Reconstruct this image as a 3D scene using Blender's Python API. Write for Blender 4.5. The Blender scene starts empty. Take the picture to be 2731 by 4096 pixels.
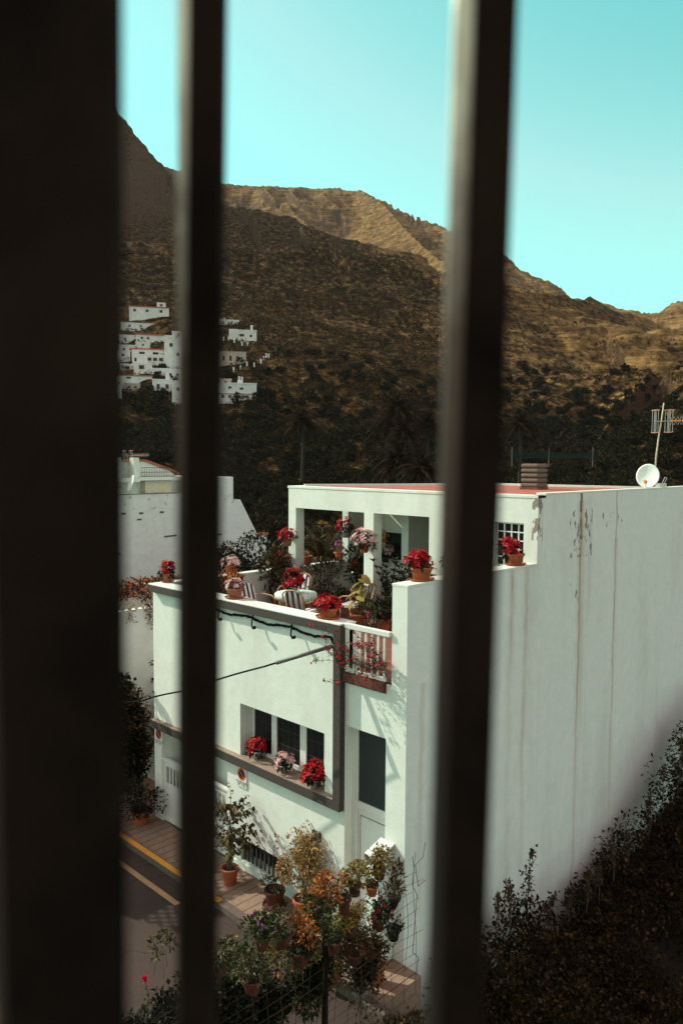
import bpy, math, random
import numpy as np
from mathutils import Vector, Matrix
S = bpy.context.scene
COL = S.collection
rnd = random.Random(7)
RS = np.random.RandomState(11)

# ------------------------------------------------------------------ camera, sky, sun, exposure
H = 8.2                                  # eye height above the street, metres
FPX = 3092.74                            # focal length in pixels of the 2731 x 4096 photograph
YAW, PIT, ROL = 0.780140, 0.0656887, 0.0054774
_F = np.array([-math.sin(YAW)*math.cos(PIT), math.cos(YAW)*math.cos(PIT), -math.sin(PIT)])
_r0 = np.array([math.cos(YAW), math.sin(YAW), 0.0]); _u0 = np.cross(_r0, _F)
_R = _r0*math.cos(ROL)+_u0*math.sin(ROL); _U = -_r0*math.sin(ROL)+_u0*math.cos(ROL)
def ray(x, y): return _F+_R*(x-1365.5)/FPX-_U*(y-2048)/FPX
def onZ(x, y, z): d = ray(x, y); return np.array([0, 0, H])+d*((z-H)/d[2])
def onY(x, y, Y): d = ray(x, y); return np.array([0, 0, H])+d*(Y/d[1])
def onX(x, y, X): d = ray(x, y); return np.array([0, 0, H])+d*(X/d[0])
def onD(x, y, D): d = ray(x, y); return np.array([0, 0, H])+d*(D/math.hypot(d[0], d[1]))

cam = bpy.data.cameras.new('camera'); camo = bpy.data.objects.new('camera', cam); COL.objects.link(camo)
M = Matrix([[*_R], [*_U], [*(-_F)]]).transposed().to_4x4(); M.translation = (0, 0, H)
camo.matrix_world = M
cam.sensor_fit = 'VERTICAL'; cam.sensor_height = 36; cam.lens = FPX/4096*36
cam.clip_start = 0.02; cam.clip_end = 9000
cam.dof.use_dof = True; cam.dof.focus_distance = 14.0; cam.dof.aperture_fstop = 4.3
S.camera = camo
S.render.resolution_x, S.render.resolution_y = 682, 1024

SUN_EL = math.radians(34.9)
TO_SUN = Vector((-0.776, -0.265, 0.572)).normalized()
W = bpy.data.worlds.new('World'); S.world = W; W.use_nodes = True
nt = W.node_tree; nt.nodes.clear()
sky = nt.nodes.new('ShaderNodeTexSky'); sky.sky_type = 'NISHITA'; sky.sun_disc = False
sky.sun_elevation = SUN_EL; sky.sun_rotation = math.atan2(TO_SUN.x, TO_SUN.y)
sky.air_density = 1.0; sky.dust_density = 0.6; sky.ozone_density = 1.0
sep = nt.nodes.new('ShaderNodeSeparateColor'); cmb = nt.nodes.new('ShaderNodeCombineColor')
nt.links.new(sky.outputs[0], sep.inputs[0])
def mth(t, op, a, b=None):
    n = t.nodes.new('ShaderNodeMath'); n.operation = op
    for i, v in enumerate((a, b)):
        if v is None: continue
        if isinstance(v, (int, float)): n.inputs[i].default_value = v
        else: t.links.new(v, n.inputs[i])
    return n.outputs[0]
# the photograph's sky is turquoise: blue is pulled into green, red is held back
red = mth(nt, 'MINIMUM', mth(nt, 'MULTIPLY', mth(nt, 'POWER', sep.outputs[0], 2.5), 0.38), 1.55)
# added red fill in the unseen sky, overhead, right and behind, to neutralise shade
tcw = nt.nodes.new('ShaderNodeTexCoord'); sxw = nt.nodes.new('ShaderNodeSeparateXYZ'); nt.links.new(tcw.outputs['Generated'], sxw.inputs[0])
def smooth(val, a, b):
    n = nt.nodes.new('ShaderNodeMapRange'); n.interpolation_type = 'SMOOTHSTEP'; n.inputs[1].default_value = a; n.inputs[2].default_value = b; nt.links.new(val, n.inputs[0]); return n.outputs[0]
sky_fill = mth(nt, 'MAXIMUM', smooth(sxw.outputs[2], 0.50, 0.72), mth(nt, 'MAXIMUM', smooth(sxw.outputs[0], -0.20, 0.25), smooth(mth(nt, 'MULTIPLY', sxw.outputs[1], -1.0), -0.05, 0.35)))
red = mth(nt, 'ADD', red, mth(nt, 'MULTIPLY', sky_fill, 2.35))
nt.links.new(red, cmb.inputs[0])
att = mth(nt, 'ADD', mth(nt, 'MULTIPLY', sky_fill, 0.15), 0.85)
nt.links.new(mth(nt, 'MULTIPLY', att, mth(nt, 'ADD', mth(nt, 'MULTIPLY', sep.outputs[1], 0.85), mth(nt, 'MULTIPLY', sep.outputs[2], 0.34))), cmb.inputs[1])
nt.links.new(mth(nt, 'MULTIPLY', att, mth(nt, 'MULTIPLY', sep.outputs[2], 0.86)), cmb.inputs[2])
bg = nt.nodes.new('ShaderNodeBackground'); bg.inputs[1].default_value = 0.13
out = nt.nodes.new('ShaderNodeOutputWorld')
nt.links.new(cmb.outputs[0], bg.inputs[0]); nt.links.new(bg.outputs[0], out.inputs[0])
sl = bpy.data.lights.new('sun', 'SUN'); sl.energy = 3.0; sl.angle = math.radians(0.5); sl.color = (1.0, 0.95, 0.80)
so = bpy.data.objects.new('sun', sl); COL.objects.link(so); so.rotation_euler = (-TO_SUN).to_track_quat('-Z', 'Y').to_euler()
so.location = (-40, -20, 60)
vs = S.view_settings; vs.view_transform = 'Standard'; vs.look = 'None'; vs.gamma = 1; vs.exposure = 1.08; vs.use_curve_mapping = False
S.render.engine = 'CYCLES'

# ------------------------------------------------------------------ materials
MATS = {}
def nodes(name):
    m = bpy.data.materials.new(name); m.use_nodes = True; t = m.node_tree; t.nodes.clear()
    o = t.nodes.new('ShaderNodeOutputMaterial'); p = t.nodes.new('ShaderNodeBsdfPrincipled')
    t.links.new(p.outputs[0], o.inputs[0]); MATS[name] = m
    return m, t, p, o
def ramp(t, fac, stops, interp='LINEAR'):
    r = t.nodes.new('ShaderNodeValToRGB'); r.color_ramp.interpolation = interp
    e = r.color_ramp.elements
    while len(e) < len(stops): e.new(0.5)
    for k, (p, c) in enumerate(stops):
        e[k].position = p; e[k].color = (*c, 1) if len(c) == 3 else c
    t.links.new(fac, r.inputs[0]); return r.outputs[0]
def noise(t, scale, detail=4, rough=0.6, vec=None, dist=0.0):
    n = t.nodes.new('ShaderNodeTexNoise'); n.inputs['Scale'].default_value = scale; n.inputs['Detail'].default_value = detail
    n.inputs['Roughness'].default_value = rough; n.inputs['Distortion'].default_value = dist
    if vec is not None: t.links.new(vec, n.inputs['Vector'])
    return n.outputs[0]
def coords(t, scale=(1, 1, 1), loc=(0, 0, 0), rot=(0, 0, 0)):
    g = t.nodes.new('ShaderNodeNewGeometry'); m = t.nodes.new('ShaderNodeMapping')
    m.inputs['Scale'].default_value = scale; m.inputs['Location'].default_value = loc; m.inputs['Rotation'].default_value = rot
    t.links.new(g.outputs['Position'], m.inputs[0]); return m.outputs[0]
def mixc(t, fac, a, b, mode='MIX'):
    n = t.nodes.new('ShaderNodeMix'); n.data_type = 'RGBA'; n.blend_type = mode
    for s, v in ((n.inputs[0], fac), (n.inputs[6], a), (n.inputs[7], b)):
        if isinstance(v, (int, float)): s.default_value = v
        elif isinstance(v, tuple): s.default_value = (*v, 1)
        else: t.links.new(v, s)
    return n.outputs[2]
def bump(t, p, h, strength=0.3, dist=0.02):
    b = t.nodes.new('ShaderNodeBump'); b.inputs['Strength'].default_value = strength; b.inputs['Distance'].default_value = dist
    t.links.new(h, b.inputs['Height']); t.links.new(b.outputs[0], p.inputs['Normal'])
def mottled(name, c1, c2, scale=6, rough=0.8, bs=0.2, bd=0.01, spec=0.3, metal=0.0, extra=None):
    m, t, p, o = nodes(name)
    v = coords(t); n = noise(t, scale, 6, 0.65, v)
    c = ramp(t, n, [(0.3, c1), (0.72, c2)])
    if extra: c = extra(t, v, c)
    t.links.new(c, p.inputs['Base Color']); p.inputs['Roughness'].default_value = rough
    p.inputs['Specular IOR Level'].default_value = spec; p.inputs['Metallic'].default_value = metal
    if bs: bump(t, p, noise(t, scale*9, 4, 0.7, v), bs, bd)
    return m
def leafmat(name, stops, rough=0.6, trans=0.2, spec=0.15):
    if name.startswith('leaf_'): stops = [(a, (c[0]*0.70, c[1]*0.62, c[2]*0.6)) for a, c in stops]
    m, t, p, o = nodes(name)
    g = t.nodes.new('ShaderNodeNewGeometry')
    n = noise(t, 3.0, 3, 0.6, coords(t))
    f = mth(t, 'ADD', mth(t, 'MULTIPLY', g.outputs['Random Per Island'], 0.75), mth(t, 'MULTIPLY', mth(t, 'SUBTRACT', n, 0.25), 0.5))
    c = ramp(t, f, stops)
    t.links.new(c, p.inputs['Base Color']); p.inputs['Roughness'].default_value = rough; p.inputs['Specular IOR Level'].default_value = spec
    tr = t.nodes.new('ShaderNodeBsdfTranslucent'); t.links.new(c, tr.inputs[0])
    mx = t.nodes.new('ShaderNodeMixShader'); mx.inputs[0].default_value = trans
    t.links.new(p.outputs[0], mx.inputs[1]); t.links.new(tr.outputs[0], mx.inputs[2]); t.links.new(mx.outputs[0], o.inputs[0])
    return m

def plaster_extra(t, v, c):
    n = noise(t, 0.9, 5, 0.6, coords(t, (1, 1, 0.25)))
    return mixc(t, ramp(t, n, [(0.5, (0, 0, 0)), (0.8, (0.45, 0.45, 0.45))]), c, (0.42, 0.37, 0.31))
mottled('plaster_white', (0.60, 0.61, 0.555), (0.67, 0.685, 0.62), 5, 0.85, 0.45, 0.012, 0.2, extra=plaster_extra)
mottled('paint_white_metal', (0.58, 0.56, 0.53), (0.66, 0.64, 0.60), 12, 0.4, 0.05, 0.002, 0.5)
mottled('paint_grey', (0.036, 0.027, 0.024), (0.062, 0.047, 0.042), 14, 0.8, 0.3, 0.006)
mottled('sill_stone', (0.18, 0.125, 0.095), (0.32, 0.24, 0.18), 20, 0.75, 0.35, 0.006)
mottled('concrete_grey', (0.09, 0.058, 0.047), (0.17, 0.115, 0.095), 16, 0.9, 0.4, 0.01)
mottled('roof_red', (0.26, 0.06, 0.035), (0.38, 0.12, 0.075), 3, 0.8, 0.3, 0.01)
mottled('tile_red', (0.08, 0.018, 0.012), (0.16, 0.045, 0.028), 9, 0.6, 0.3, 0.01)
mottled('terrace_tile', (0.10, 0.032, 0.022), (0.19, 0.07, 0.048), 4, 0.7, 0.2, 0.004)
mottled('terracotta', (0.25, 0.055, 0.02), (0.40, 0.11, 0.045), 14, 0.8, 0.35, 0.004)
mottled('terracotta_stained', (0.16, 0.035, 0.015), (0.42, 0.18, 0.11), 9, 0.85, 0.4, 0.004)
mottled('terracotta_old', (0.045, 0.010, 0.006), (0.12, 0.03, 0.016), 14, 0.85, 0.4, 0.004)
mottled('black_plastic', (0.012, 0.012, 0.012), (0.02, 0.02, 0.02), 14, 0.5, 0.05, 0.004)
mottled('foil_grey', (0.30, 0.30, 0.30), (0.5, 0.5, 0.48), 30, 0.3, 0.8, 0.01, 0.5, 0.6)
mottled('soil', (0.012, 0.010, 0.008), (0.035, 0.028, 0.020), 30, 0.95, 0.6, 0.02)
def road_extra(t, v, c):
    c = mixc(t, ramp(t, noise(t, 0.7, 5, 0.65, v, 0.4), [(0.42, (0, 0, 0)), (0.7, (0.5, 0.5, 0.5))]), c, (0.022, 0.014, 0.012))
    vo = t.nodes.new('ShaderNodeTexVoronoi'); vo.feature = 'DISTANCE_TO_EDGE'; vo.inputs['Scale'].default_value = 0.55
    n_ = t.nodes.new('ShaderNodeVectorMath'); n_.operation = 'ADD'; nn = t.nodes.new('ShaderNodeTexNoise'); nn.inputs['Scale'].default_value = 1.7; t.links.new(v, nn.inputs['Vector'])
    t.links.new(v, n_.inputs[0]); t.links.new(nn.outputs[1], n_.inputs[1]); t.links.new(n_.outputs[0], vo.inputs['Vector'])
    return mixc(t, ramp(t, vo.outputs['Distance'], [(0.0, (0.8, 0.8, 0.8)), (0.012, (0, 0, 0))]), c, (0.010, 0.007, 0.006))
mottled('asphalt', (0.034, 0.020, 0.0165), (0.070, 0.043, 0.036), 70, 0.9, 0.8, 0.01, extra=road_extra)
mottled('kerb_concrete', (0.07, 0.048, 0.04), (0.13, 0.09, 0.075), 12, 0.9, 0.3, 0.01)
mottled('cable_black', (0.006, 0.005, 0.005), (0.012, 0.010, 0.009), 20, 0.9, 0.2, 0.004, 0.05)
mottled('conduit', (0.05, 0.045, 0.04), (0.16, 0.14, 0.12), 10, 0.5, 0.2, 0.004)
mottled('iron_black', (0.005, 0.0032, 0.0026), (0.022, 0.0125, 0.009), 9, 0.9, 0.2, 0.002, 0.04)
mottled('iron_rust', (0.03, 0.015, 0.01), (0.09, 0.045, 0.03), 30, 0.8, 0.4, 0.003)
mottled('bark', (0.05, 0.035, 0.025), (0.12, 0.085, 0.06), 20, 0.9, 0.5, 0.01)
mottled('rattan', (0.30, 0.16, 0.07), (0.5, 0.30, 0.15), 40, 0.6, 0.4, 0.004)
mottled('dish_paint', (0.66, 0.72, 0.66), (0.76, 0.82, 0.76), 12, 0.5, 0.05, 0.002, 0.4)
mottled('alu', (0.4, 0.38, 0.35), (0.6, 0.57, 0.52), 20, 0.45, 0.1, 0.002, 0.5, 0.7)
mottled('orange_plastic', (0.75, 0.2, 0.03), (0.85, 0.28, 0.05), 20, 0.5, 0.0)
mottled('pink_metal', (0.62, 0.28, 0.2), (0.75, 0.38, 0.28), 20, 0.5, 0.0)
mottled('mast_paint', (0.33, 0.24, 0.16), (0.62, 0.52, 0.38), 18, 0.7, 0.3, 0.003)
mottled('interior', (0.30, 0.26, 0.22), (0.38, 0.33, 0.28), 3, 0.9, 0.1)
mottled('net_green', (0.004, 0.012, 0.008), (0.008, 0.024, 0.016), 3, 0.9, 0.1)
mottled('blue_plastic', (0.02, 0.12, 0.24), (0.04, 0.2, 0.36), 5, 0.6, 0.0)
mottled('yellow_line', (0.50, 0.20, 0.02), (0.72, 0.31, 0.035), 22, 0.8, 0.3, 0.004,
        extra=lambda t, v, c: mixc(t, ramp(t, noise(t, 5, 6, 0.75, v), [(0.55, (0, 0, 0)), (0.68, (0.8, 0.8, 0.8))]), c, (0.25, 0.18, 0.12)))
mottled('pale_line', (0.28, 0.15, 0.07), (0.42, 0.24, 0.12), 22, 0.8, 0.3, 0.004,
        extra=lambda t, v, c: mixc(t, ramp(t, noise(t, 6, 6, 0.75, v), [(0.52, (0, 0, 0)), (0.7, (0.8, 0.8, 0.8))]), c, (0.16, 0.12, 0.10)))
m, t, p, o = nodes('glass_dark'); p.inputs['Base Color'].default_value = (0.010, 0.011, 0.012, 1); p.inputs['Roughness'].default_value = 0.12; p.inputs['Specular IOR Level'].default_value = 0.22
m, t, p, o = nodes('door_glass'); p.inputs['Base Color'].default_value = (0.03, 0.036, 0.036, 1); p.inputs['Roughness'].default_value = 0.35; p.inputs['Specular IOR Level'].default_value = 0.2
m, t, p, o = nodes('sign_blue'); p.inputs['Base Color'].default_value = (0.012, 0.014, 0.02, 1); p.inputs['Roughness'].default_value = 0.5
m, t, p, o = nodes('sign_red'); p.inputs['Base Color'].default_value = (0.62, 0.10, 0.02, 1); p.inputs['Roughness'].default_value = 0.5
m, t, p, o = nodes('sign_text'); p.inputs['Base Color'].default_value = (0.06, 0.07, 0.09, 1); p.inputs['Roughness'].default_value = 0.6
# side wall: mint white plaster with rust runs below the roof joints and peeling spots
def wall_stained():
    m, t, p, o = nodes('plaster_stained')
    v = coords(t)
    c = ramp(t, noise(t, 4, 6, 0.65, v), [(0.3, (0.64, 0.62, 0.595)), (0.72, (0.71, 0.69, 0.66))])
    c = plaster_extra(t, v, c)
    g = t.nodes.new('ShaderNodeNewGeometry'); sx = t.nodes.new('ShaderNodeSeparateXYZ'); t.links.new(g.outputs['Position'], sx.inputs[0])
    wob = mth(t, 'MULTIPLY', mth(t, 'SUBTRACT', noise(t, 0.8, 4, 0.6, coords(t, (1, 0.3, 1))), 0.5), 0.28)
    y = mth(t, 'ADD', sx.outputs[1], wob); z = sx.outputs[2]
    def run(y0, w, ztop, zbot, amt, brk):
        d = mth(t, 'ABSOLUTE', mth(t, 'SUBTRACT', y, y0))
        a = t.nodes.new('ShaderNodeMapRange'); a.inputs[1].default_value = 0; a.inputs[2].default_value = w; a.inputs[3].default_value = 1; a.inputs[4].default_value = 0
        t.links.new(d, a.inputs[0])
        b = t.nodes.new('ShaderNodeMapRange'); b.inputs[1].default_value = zbot; b.inputs[2].default_value = ztop; b.inputs[3].default_value = 0.25; b.inputs[4].default_value = 1.0
        t.links.new(z, b.inputs[0])
        lt = mth(t, 'LESS_THAN', z, ztop)
        n = ramp(t, noise(t, 1.6, 5, 0.7, coords(t, (1, 5, brk))), [(0.35, (0.25, 0.25, 0.25)), (0.6, (1, 1, 1))])
        return mth(t, 'MULTIPLY', mth(t, 'MULTIPLY', mth(t, 'MULTIPLY', mth(t, 'POWER', a.outputs[0], 1.5), b.outputs[0]), lt), mth(t, 'MULTIPLY', n, amt))
    for (y0, w, zt, zb, amt, brk) in ((14.95, 0.06, 7.6, 1.0, 1.8, 0.8), (14.98, 0.25, 7.4, 0.0, 0.8, 0.4), (16.6, 0.055, 7.6, 1.0, 1.5, 0.9), (16.62, 0.16, 6.5, 1, 0.45, 0.4),
                                      (12.85, 0.14, 6.22, 0.5, 0.8, 0.6), (12.35, 0.2, 6.2, 3.8, 0.9, 0.6), (15.35, 0.12, 7.5, 4.5, 0.3, 0.6), (10.3, 0.25, 5.9, 0, 0.42, 0.5), (9.75, 0.12, 4.6, 0, 0.5, 0.5), (11.4, 0.3, 6.1, 2, 0.22, 0.5), (13.4, .08, 7.4, 6, .4, .8)):
        c = mixc(t, mth(t, 'MINIMUM', run(y0, w, zt, zb, amt, brk), 0.85), c, (0.40, 0.25, 0.16))
    # peeling spots near the joint
    sp = noise(t, 8, 4, 0.6, coords(t, (1, 1, 0.5)))
    def near(v_, c0, w): 
        return mth(t, 'LESS_THAN', mth(t, 'ABSOLUTE', mth(t, 'SUBTRACT', v_, c0)), w)
    for y0, wy, z0, wz, th in ((14.95, 0.5, 6.72, 0.5, 0.575), (13.32, 0.09, 7.1, 0.45, 0.52), (16.4, 0.5, 6.95, 0.16, 0.60), (14.95, 0.06, 7.1, 0.5, 0.5), (14.8, 0.25, 5.3, 0.4, 0.64)):
        k = mth(t, 'MULTIPLY', mth(t, 'MULTIPLY', near(sx.outputs[1], y0, wy), near(z, z0, wz)), mth(t, 'GREATER_THAN', sp, th))
        c = mixc(t, mth(t, 'MULTIPLY', k, 0.8), c, (0.16, 0.10, 0.07))
    t.links.new(c, p.inputs['Base Color']); p.inputs['Roughness'].default_value = 0.9; p.inputs['Specular IOR Level'].default_value = 0.15
    bump(t, p, mth(t, 'ADD', noise(t, 26, 5, 0.7, v), mth(t, 'MULTIPLY', noise(t, 2.2, 4, 0.6, v), 3.0)), 0.5, 0.015)
wall_stained()
def tiles_pavement():
    m, t, p, o = nodes('pavement_tile'); v = coords(t)
    sx = t.nodes.new('ShaderNodeSeparateXYZ'); t.links.new(v, sx.inputs[0])
    # narrow slabs running across the pavement, every second joint deeper
    x = mth(t, 'ADD', sx.outputs[0], mth(t, 'MULTIPLY', sx.outputs[1], 0.0))
    fr = mth(t, 'FRACT', mth(t, 'MULTIPLY', x, 1/0.235))
    j = mth(t, 'LESS_THAN', fr, 0.10)
    fr2 = mth(t, 'FRACT', mth(t, 'MULTIPLY', sx.outputs[1], 1/0.47)); j2 = mth(t, 'MULTIPLY', mth(t, 'LESS_THAN', fr2, 0.03), 0.5)
    c = ramp(t, noise(t, 9, 6, 0.7, v), [(0.3, (0.17, 0.10, 0.065)), (0.7, (0.28, 0.18, 0.125))])
    c = mixc(t, ramp(t, noise(t, 1.5, 4, 0.6, v), [(0.45, (0, 0, 0)), (0.75, (0.6, 0.6, 0.6))]), c, (0.16, 0.11, 0.08))
    jj = mth(t, 'MAXIMUM', j, j2)
    c = mixc(t, mth(t, 'MULTIPLY', jj, 0.85), c, (0.05, 0.03, 0.02))
    t.links.new(c, p.inputs['Base Color']); p.inputs['Roughness'].default_value = 0.9
    bump(t, p, mth(t, 'SUBTRACT', noise(t, 40, 4, 0.7, v), mth(t, 'MULTIPLY', jj, 0.8)), 0.5, 0.01)
tiles_pavement()
def stripes():
    m, t, p, o = nodes('striped_cloth')
    tc = t.nodes.new('ShaderNodeTexCoord'); sx = t.nodes.new('ShaderNodeSeparateXYZ'); t.links.new(tc.outputs['Object'], sx.inputs[0])
    fr = mth(t, 'FRACT', mth(t, 'MULTIPLY', mth(t, 'ADD', sx.outputs[0], 5.015), 1/0.135))
    c = mixc(t, mth(t, 'LESS_THAN', fr, 0.5), (0.70, 0.66, 0.64), (0.02, 0.03, 0.06))
    t.links.new(c, p.inputs['Base Color']); p.inputs['Roughness'].default_value = 0.9
stripes()
mottled('table_cloth', (0.16, 0.34, 0.22), (0.80, 0.86, 0.80), 18, 0.8, 0.1)
# foliage
leafmat('leaf_green', [(0.0, (0.010, 0.022, 0.006)), (0.5, (0.035, 0.058, 0.015)), (1.0, (0.10, 0.12, 0.04))])
leafmat('leaf_dark', [(0.0, (0.006, 0.010, 0.004)), (0.6, (0.020, 0.028, 0.010)), (1.0, (0.05, 0.055, 0.022))])
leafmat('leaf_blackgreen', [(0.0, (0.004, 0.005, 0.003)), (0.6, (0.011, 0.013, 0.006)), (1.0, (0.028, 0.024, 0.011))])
leafmat('leaf_yellowgreen', [(0.0, (0.07, 0.06, 0.012)), (0.5, (0.19, 0.15, 0.03)), (1.0, (0.36, 0.24, 0.06))])
leafmat('leaf_straw', [(0.0, (0.14, 0.09, 0.03)), (0.5, (0.40, 0.26, 0.09)), (1.0, (0.65, 0.45, 0.18))])
leafmat('leaf_brown', [(0.0, (0.015, 0.012, 0.005)), (0.5, (0.055, 0.036, 0.013)), (1.0, (0.17, 0.11, 0.05))])
leafmat('leaf_croton', [(0.0, (0.05, 0.05, 0.01)), (0.35, (0.22, 0.06, 0.015)), (0.7, (0.55, 0.20, 0.04)), (1.0, (0.7, 0.38, 0.08))])
leafmat('leaf_silver', [(0.0, (0.015, 0.018, 0.007)), (0.6, (0.07, 0.070, 0.028)), (1.0, (0.28, 0.26, 0.13))])
leafmat('bract_red', [(0.0, (0.12, 0.002, 0.004)), (0.5, (0.40, 0.006, 0.012)), (1.0, (0.66, 0.025, 0.03))], 0.5, 0.3)
leafmat('bract_pink', [(0.0, (0.50, 0.20, 0.22)), (0.5, (0.72, 0.42, 0.42)), (1.0, (0.85, 0.74, 0.62))], 0.5, 0.3)
leafmat('bract_darkred', [(0.0, (0.05, 0.004, 0.004)), (0.5, (0.20, 0.015, 0.012)), (1.0, (0.45, 0.03, 0.03))], 0.5, 0.3)
leafmat('bract_magenta', [(0.0, (0.35, 0.01, 0.04)), (0.5, (0.62, 0.02, 0.08)), (1.0, (0.75, 0.05, 0.14))], 0.5, 0.35)
leafmat('petal_orange', [(0.0, (0.35, 0.05, 0.01)), (0.6, (0.55, 0.11, 0.02)), (1.0, (0.7, 0.22, 0.05))], 0.5, 0.3)
leafmat('petal_violet', [(0.0, (0.2, 0.03, 0.2)), (1.0, (0.5, 0.12, 0.5))], 0.5, 0.3)
leafmat('petal_yellow', [(0.0, (0.6, 0.25, 0.03)), (1.0, (0.8, 0.5, 0.05))], 0.5, 0.3)
def MT(n): return MATS[n]

# ------------------------------------------------------------------ object helpers
def tag(o, label=None, cat=None, group=None, kind=None):
    if label: o['label'] = label
    if cat: o['category'] = cat
    if group: o['group'] = group
    if kind: o['kind'] = kind
    return o
def empty(name, loc, label, cat, group=None, rz=0):
    o = bpy.data.objects.new(name, None); COL.objects.link(o); o.location = tuple(float(a) for a in loc); o.rotation_euler = (0, 0, rz)
    o.empty_display_size = 0.1
    return tag(o, label, cat, group)
def mk(name, v, f, mat, parent=None, smooth=False):
    me = bpy.data.meshes.new(name); me.from_pydata([tuple(map(float, a)) for a in v], [], f); me.update()
    if mat: me.materials.append(MT(mat))
    if smooth: me.polygons.foreach_set('use_smooth', [True]*len(me.polygons))
    o = bpy.data.objects.new(name, me); COL.objects.link(o)
    if parent: o.parent = parent
    return o
def root(o):
    L = Vector((0, 0, 0))
    while o is not None: L = L+o.location; o = o.parent
    return L
class MB:
    """collects shapes in WORLD coordinates; build() makes one mesh, local to its parent"""
    def __init__(s): s.v = []; s.f = []
    def add(s, v, f): n = len(s.v); s.v += [tuple(a) for a in v]; s.f += [tuple(i+n for i in q) for q in f]; return s
    def box(s, x0, x1, y0, y1, z0, z1):
        return s.add([(x0, y0, z0), (x1, y0, z0), (x1, y1, z0), (x0, y1, z0), (x0, y0, z1), (x1, y0, z1), (x1, y1, z1), (x0, y1, z1)],
                     [(0, 3, 2, 1), (4, 5, 6, 7), (0, 1, 5, 4), (1, 2, 6, 5), (2, 3, 7, 6), (3, 0, 4, 7)])
    def obox(s, c, ax, ay, az):
        c, ax, ay, az = map(lambda q: np.array(q, float), (c, ax, ay, az)); v = []
        for k in (-1, 1):
            for a, b in ((-1, -1), (1, -1), (1, 1), (-1, 1)): v.append(c+a*ax+b*ay+k*az)
        return s.add(v, [(0, 3, 2, 1), (4, 5, 6, 7), (0, 1, 5, 4), (1, 2, 6, 5), (2, 3, 7, 6), (3, 0, 4, 7)])
    def tube(s, pts, r, n=8, caps=True):
        pts = [np.array(p_, float) for p_ in pts]; rs = r if isinstance(r, (list, tuple)) else [r]*len(pts)
        rings = []; up = np.array([0.13, 0.21, 1.0])
        for i, p_ in enumerate(pts):
            d = pts[min(i+1, len(pts)-1)]-pts[max(i-1, 0)]; d /= (np.linalg.norm(d)+1e-9)
            a = np.cross(up, d)
            if np.linalg.norm(a) < 0.25: a = np.cross(np.array([1.0, 0.1, 0]), d)
            a /= np.linalg.norm(a); b = np.cross(d, a)
            rings.append([p_+rs[i]*(a*math.cos(2*math.pi*k/n)+b*math.sin(2*math.pi*k/n)) for k in range(n)])
        v = [q for rg in rings for q in rg]; f = []
        for i in range(len(pts)-1):
            for k in range(n): f.append((i*n+k, i*n+(k+1) % n, (i+1)*n+(k+1) % n, (i+1)*n+k))
        if caps: f.append(tuple(range(n))[::-1]); f.append(tuple((len(pts)-1)*n+k for k in range(n)))
        return s.add(v, f)
    def lathe(s, c, prof, n=24, sx=1.0, sy=1.0, ang=0.0):
        ca, sa = math.cos(ang), math.sin(ang); v = []; f = []
        for (r, z) in prof:
            for k in range(n):
                a = 2*math.pi*k/n; x, y = r*math.cos(a)*sx, r*math.sin(a)*sy
                v.append((c[0]+x*ca-y*sa, c[1]+x*sa+y*ca, c[2]+z))
        for i in range(len(prof)-1):
            for k in range(n): f.append((i*n+k, i*n+(k+1) % n, (i+1)*n+(k+1) % n, (i+1)*n+k))
        f.append(tuple(range(n))[::-1]); f.append(tuple((len(prof)-1)*n+k for k in range(n)))
        return s.add(v, f)
    def prism(s, poly, axis, a, b):
        """poly: 2-D outline; axis 0/1/2 = extrusion axis"""
        n = len(poly); v = []
        for k in (a, b):
            for (p0, p1) in poly: v.append({0: (k, p0, p1), 1: (p0, k, p1), 2: (p0, p1, k)}[axis])
        f = [tuple(range(n))[::-1], tuple(range(n, 2*n))]+[(i, (i+1) % n, n+(i+1) % n, n+i) for i in range(n)]
        return s.add(v, f)
    def sheet(s, pts): return s.add(pts, [tuple(range(len(pts)))])
    def build(s, name, mat, parent=None, smooth=False, bev=0):
        L = root(parent)
        o = mk(name, [(a[0]-L.x, a[1]-L.y, a[2]-L.z) for a in s.v], s.f, mat, parent, smooth)
        if bev:
            b = o.modifiers.new('bevel', 'BEVEL'); b.width = bev; b.segments = 2; b.limit_method = 'ANGLE'
        return o
def fix_normals(o):
    import bmesh
    bm = bmesh.new(); bm.from_mesh(o.data); bmesh.ops.recalc_face_normals(bm, faces=bm.faces); bm.to_mesh(o.data); bm.free()

def numpy_mesh(name, V, Fq, mat, parent=None, smooth=False):
    """V (n,3) float array, Fq (m,k) int array with k = 3 or 4"""
    me = bpy.data.meshes.new(name); k = Fq.shape[1]
    me.vertices.add(len(V)); me.vertices.foreach_set('co', V.astype(np.float32).ravel())
    me.loops.add(Fq.size); me.loops.foreach_set('vertex_index', Fq.astype(np.int32).ravel())
    me.polygons.add(len(Fq)); me.polygons.foreach_set('loop_start', (np.arange(len(Fq))*k).astype(np.int32))
    me.polygons.foreach_set('loop_total', np.full(len(Fq), k, np.int32))
    if smooth: me.polygons.foreach_set('use_smooth', np.ones(len(Fq), bool))
    me.update(calc_edges=True)
    if mat: me.materials.append(MT(mat))
    o = bpy.data.objects.new(name, me); COL.objects.link(o)
    if parent: o.parent = parent
    return o
def unit(a): return a/(np.linalg.norm(a, axis=1, keepdims=True)+1e-9)
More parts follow.
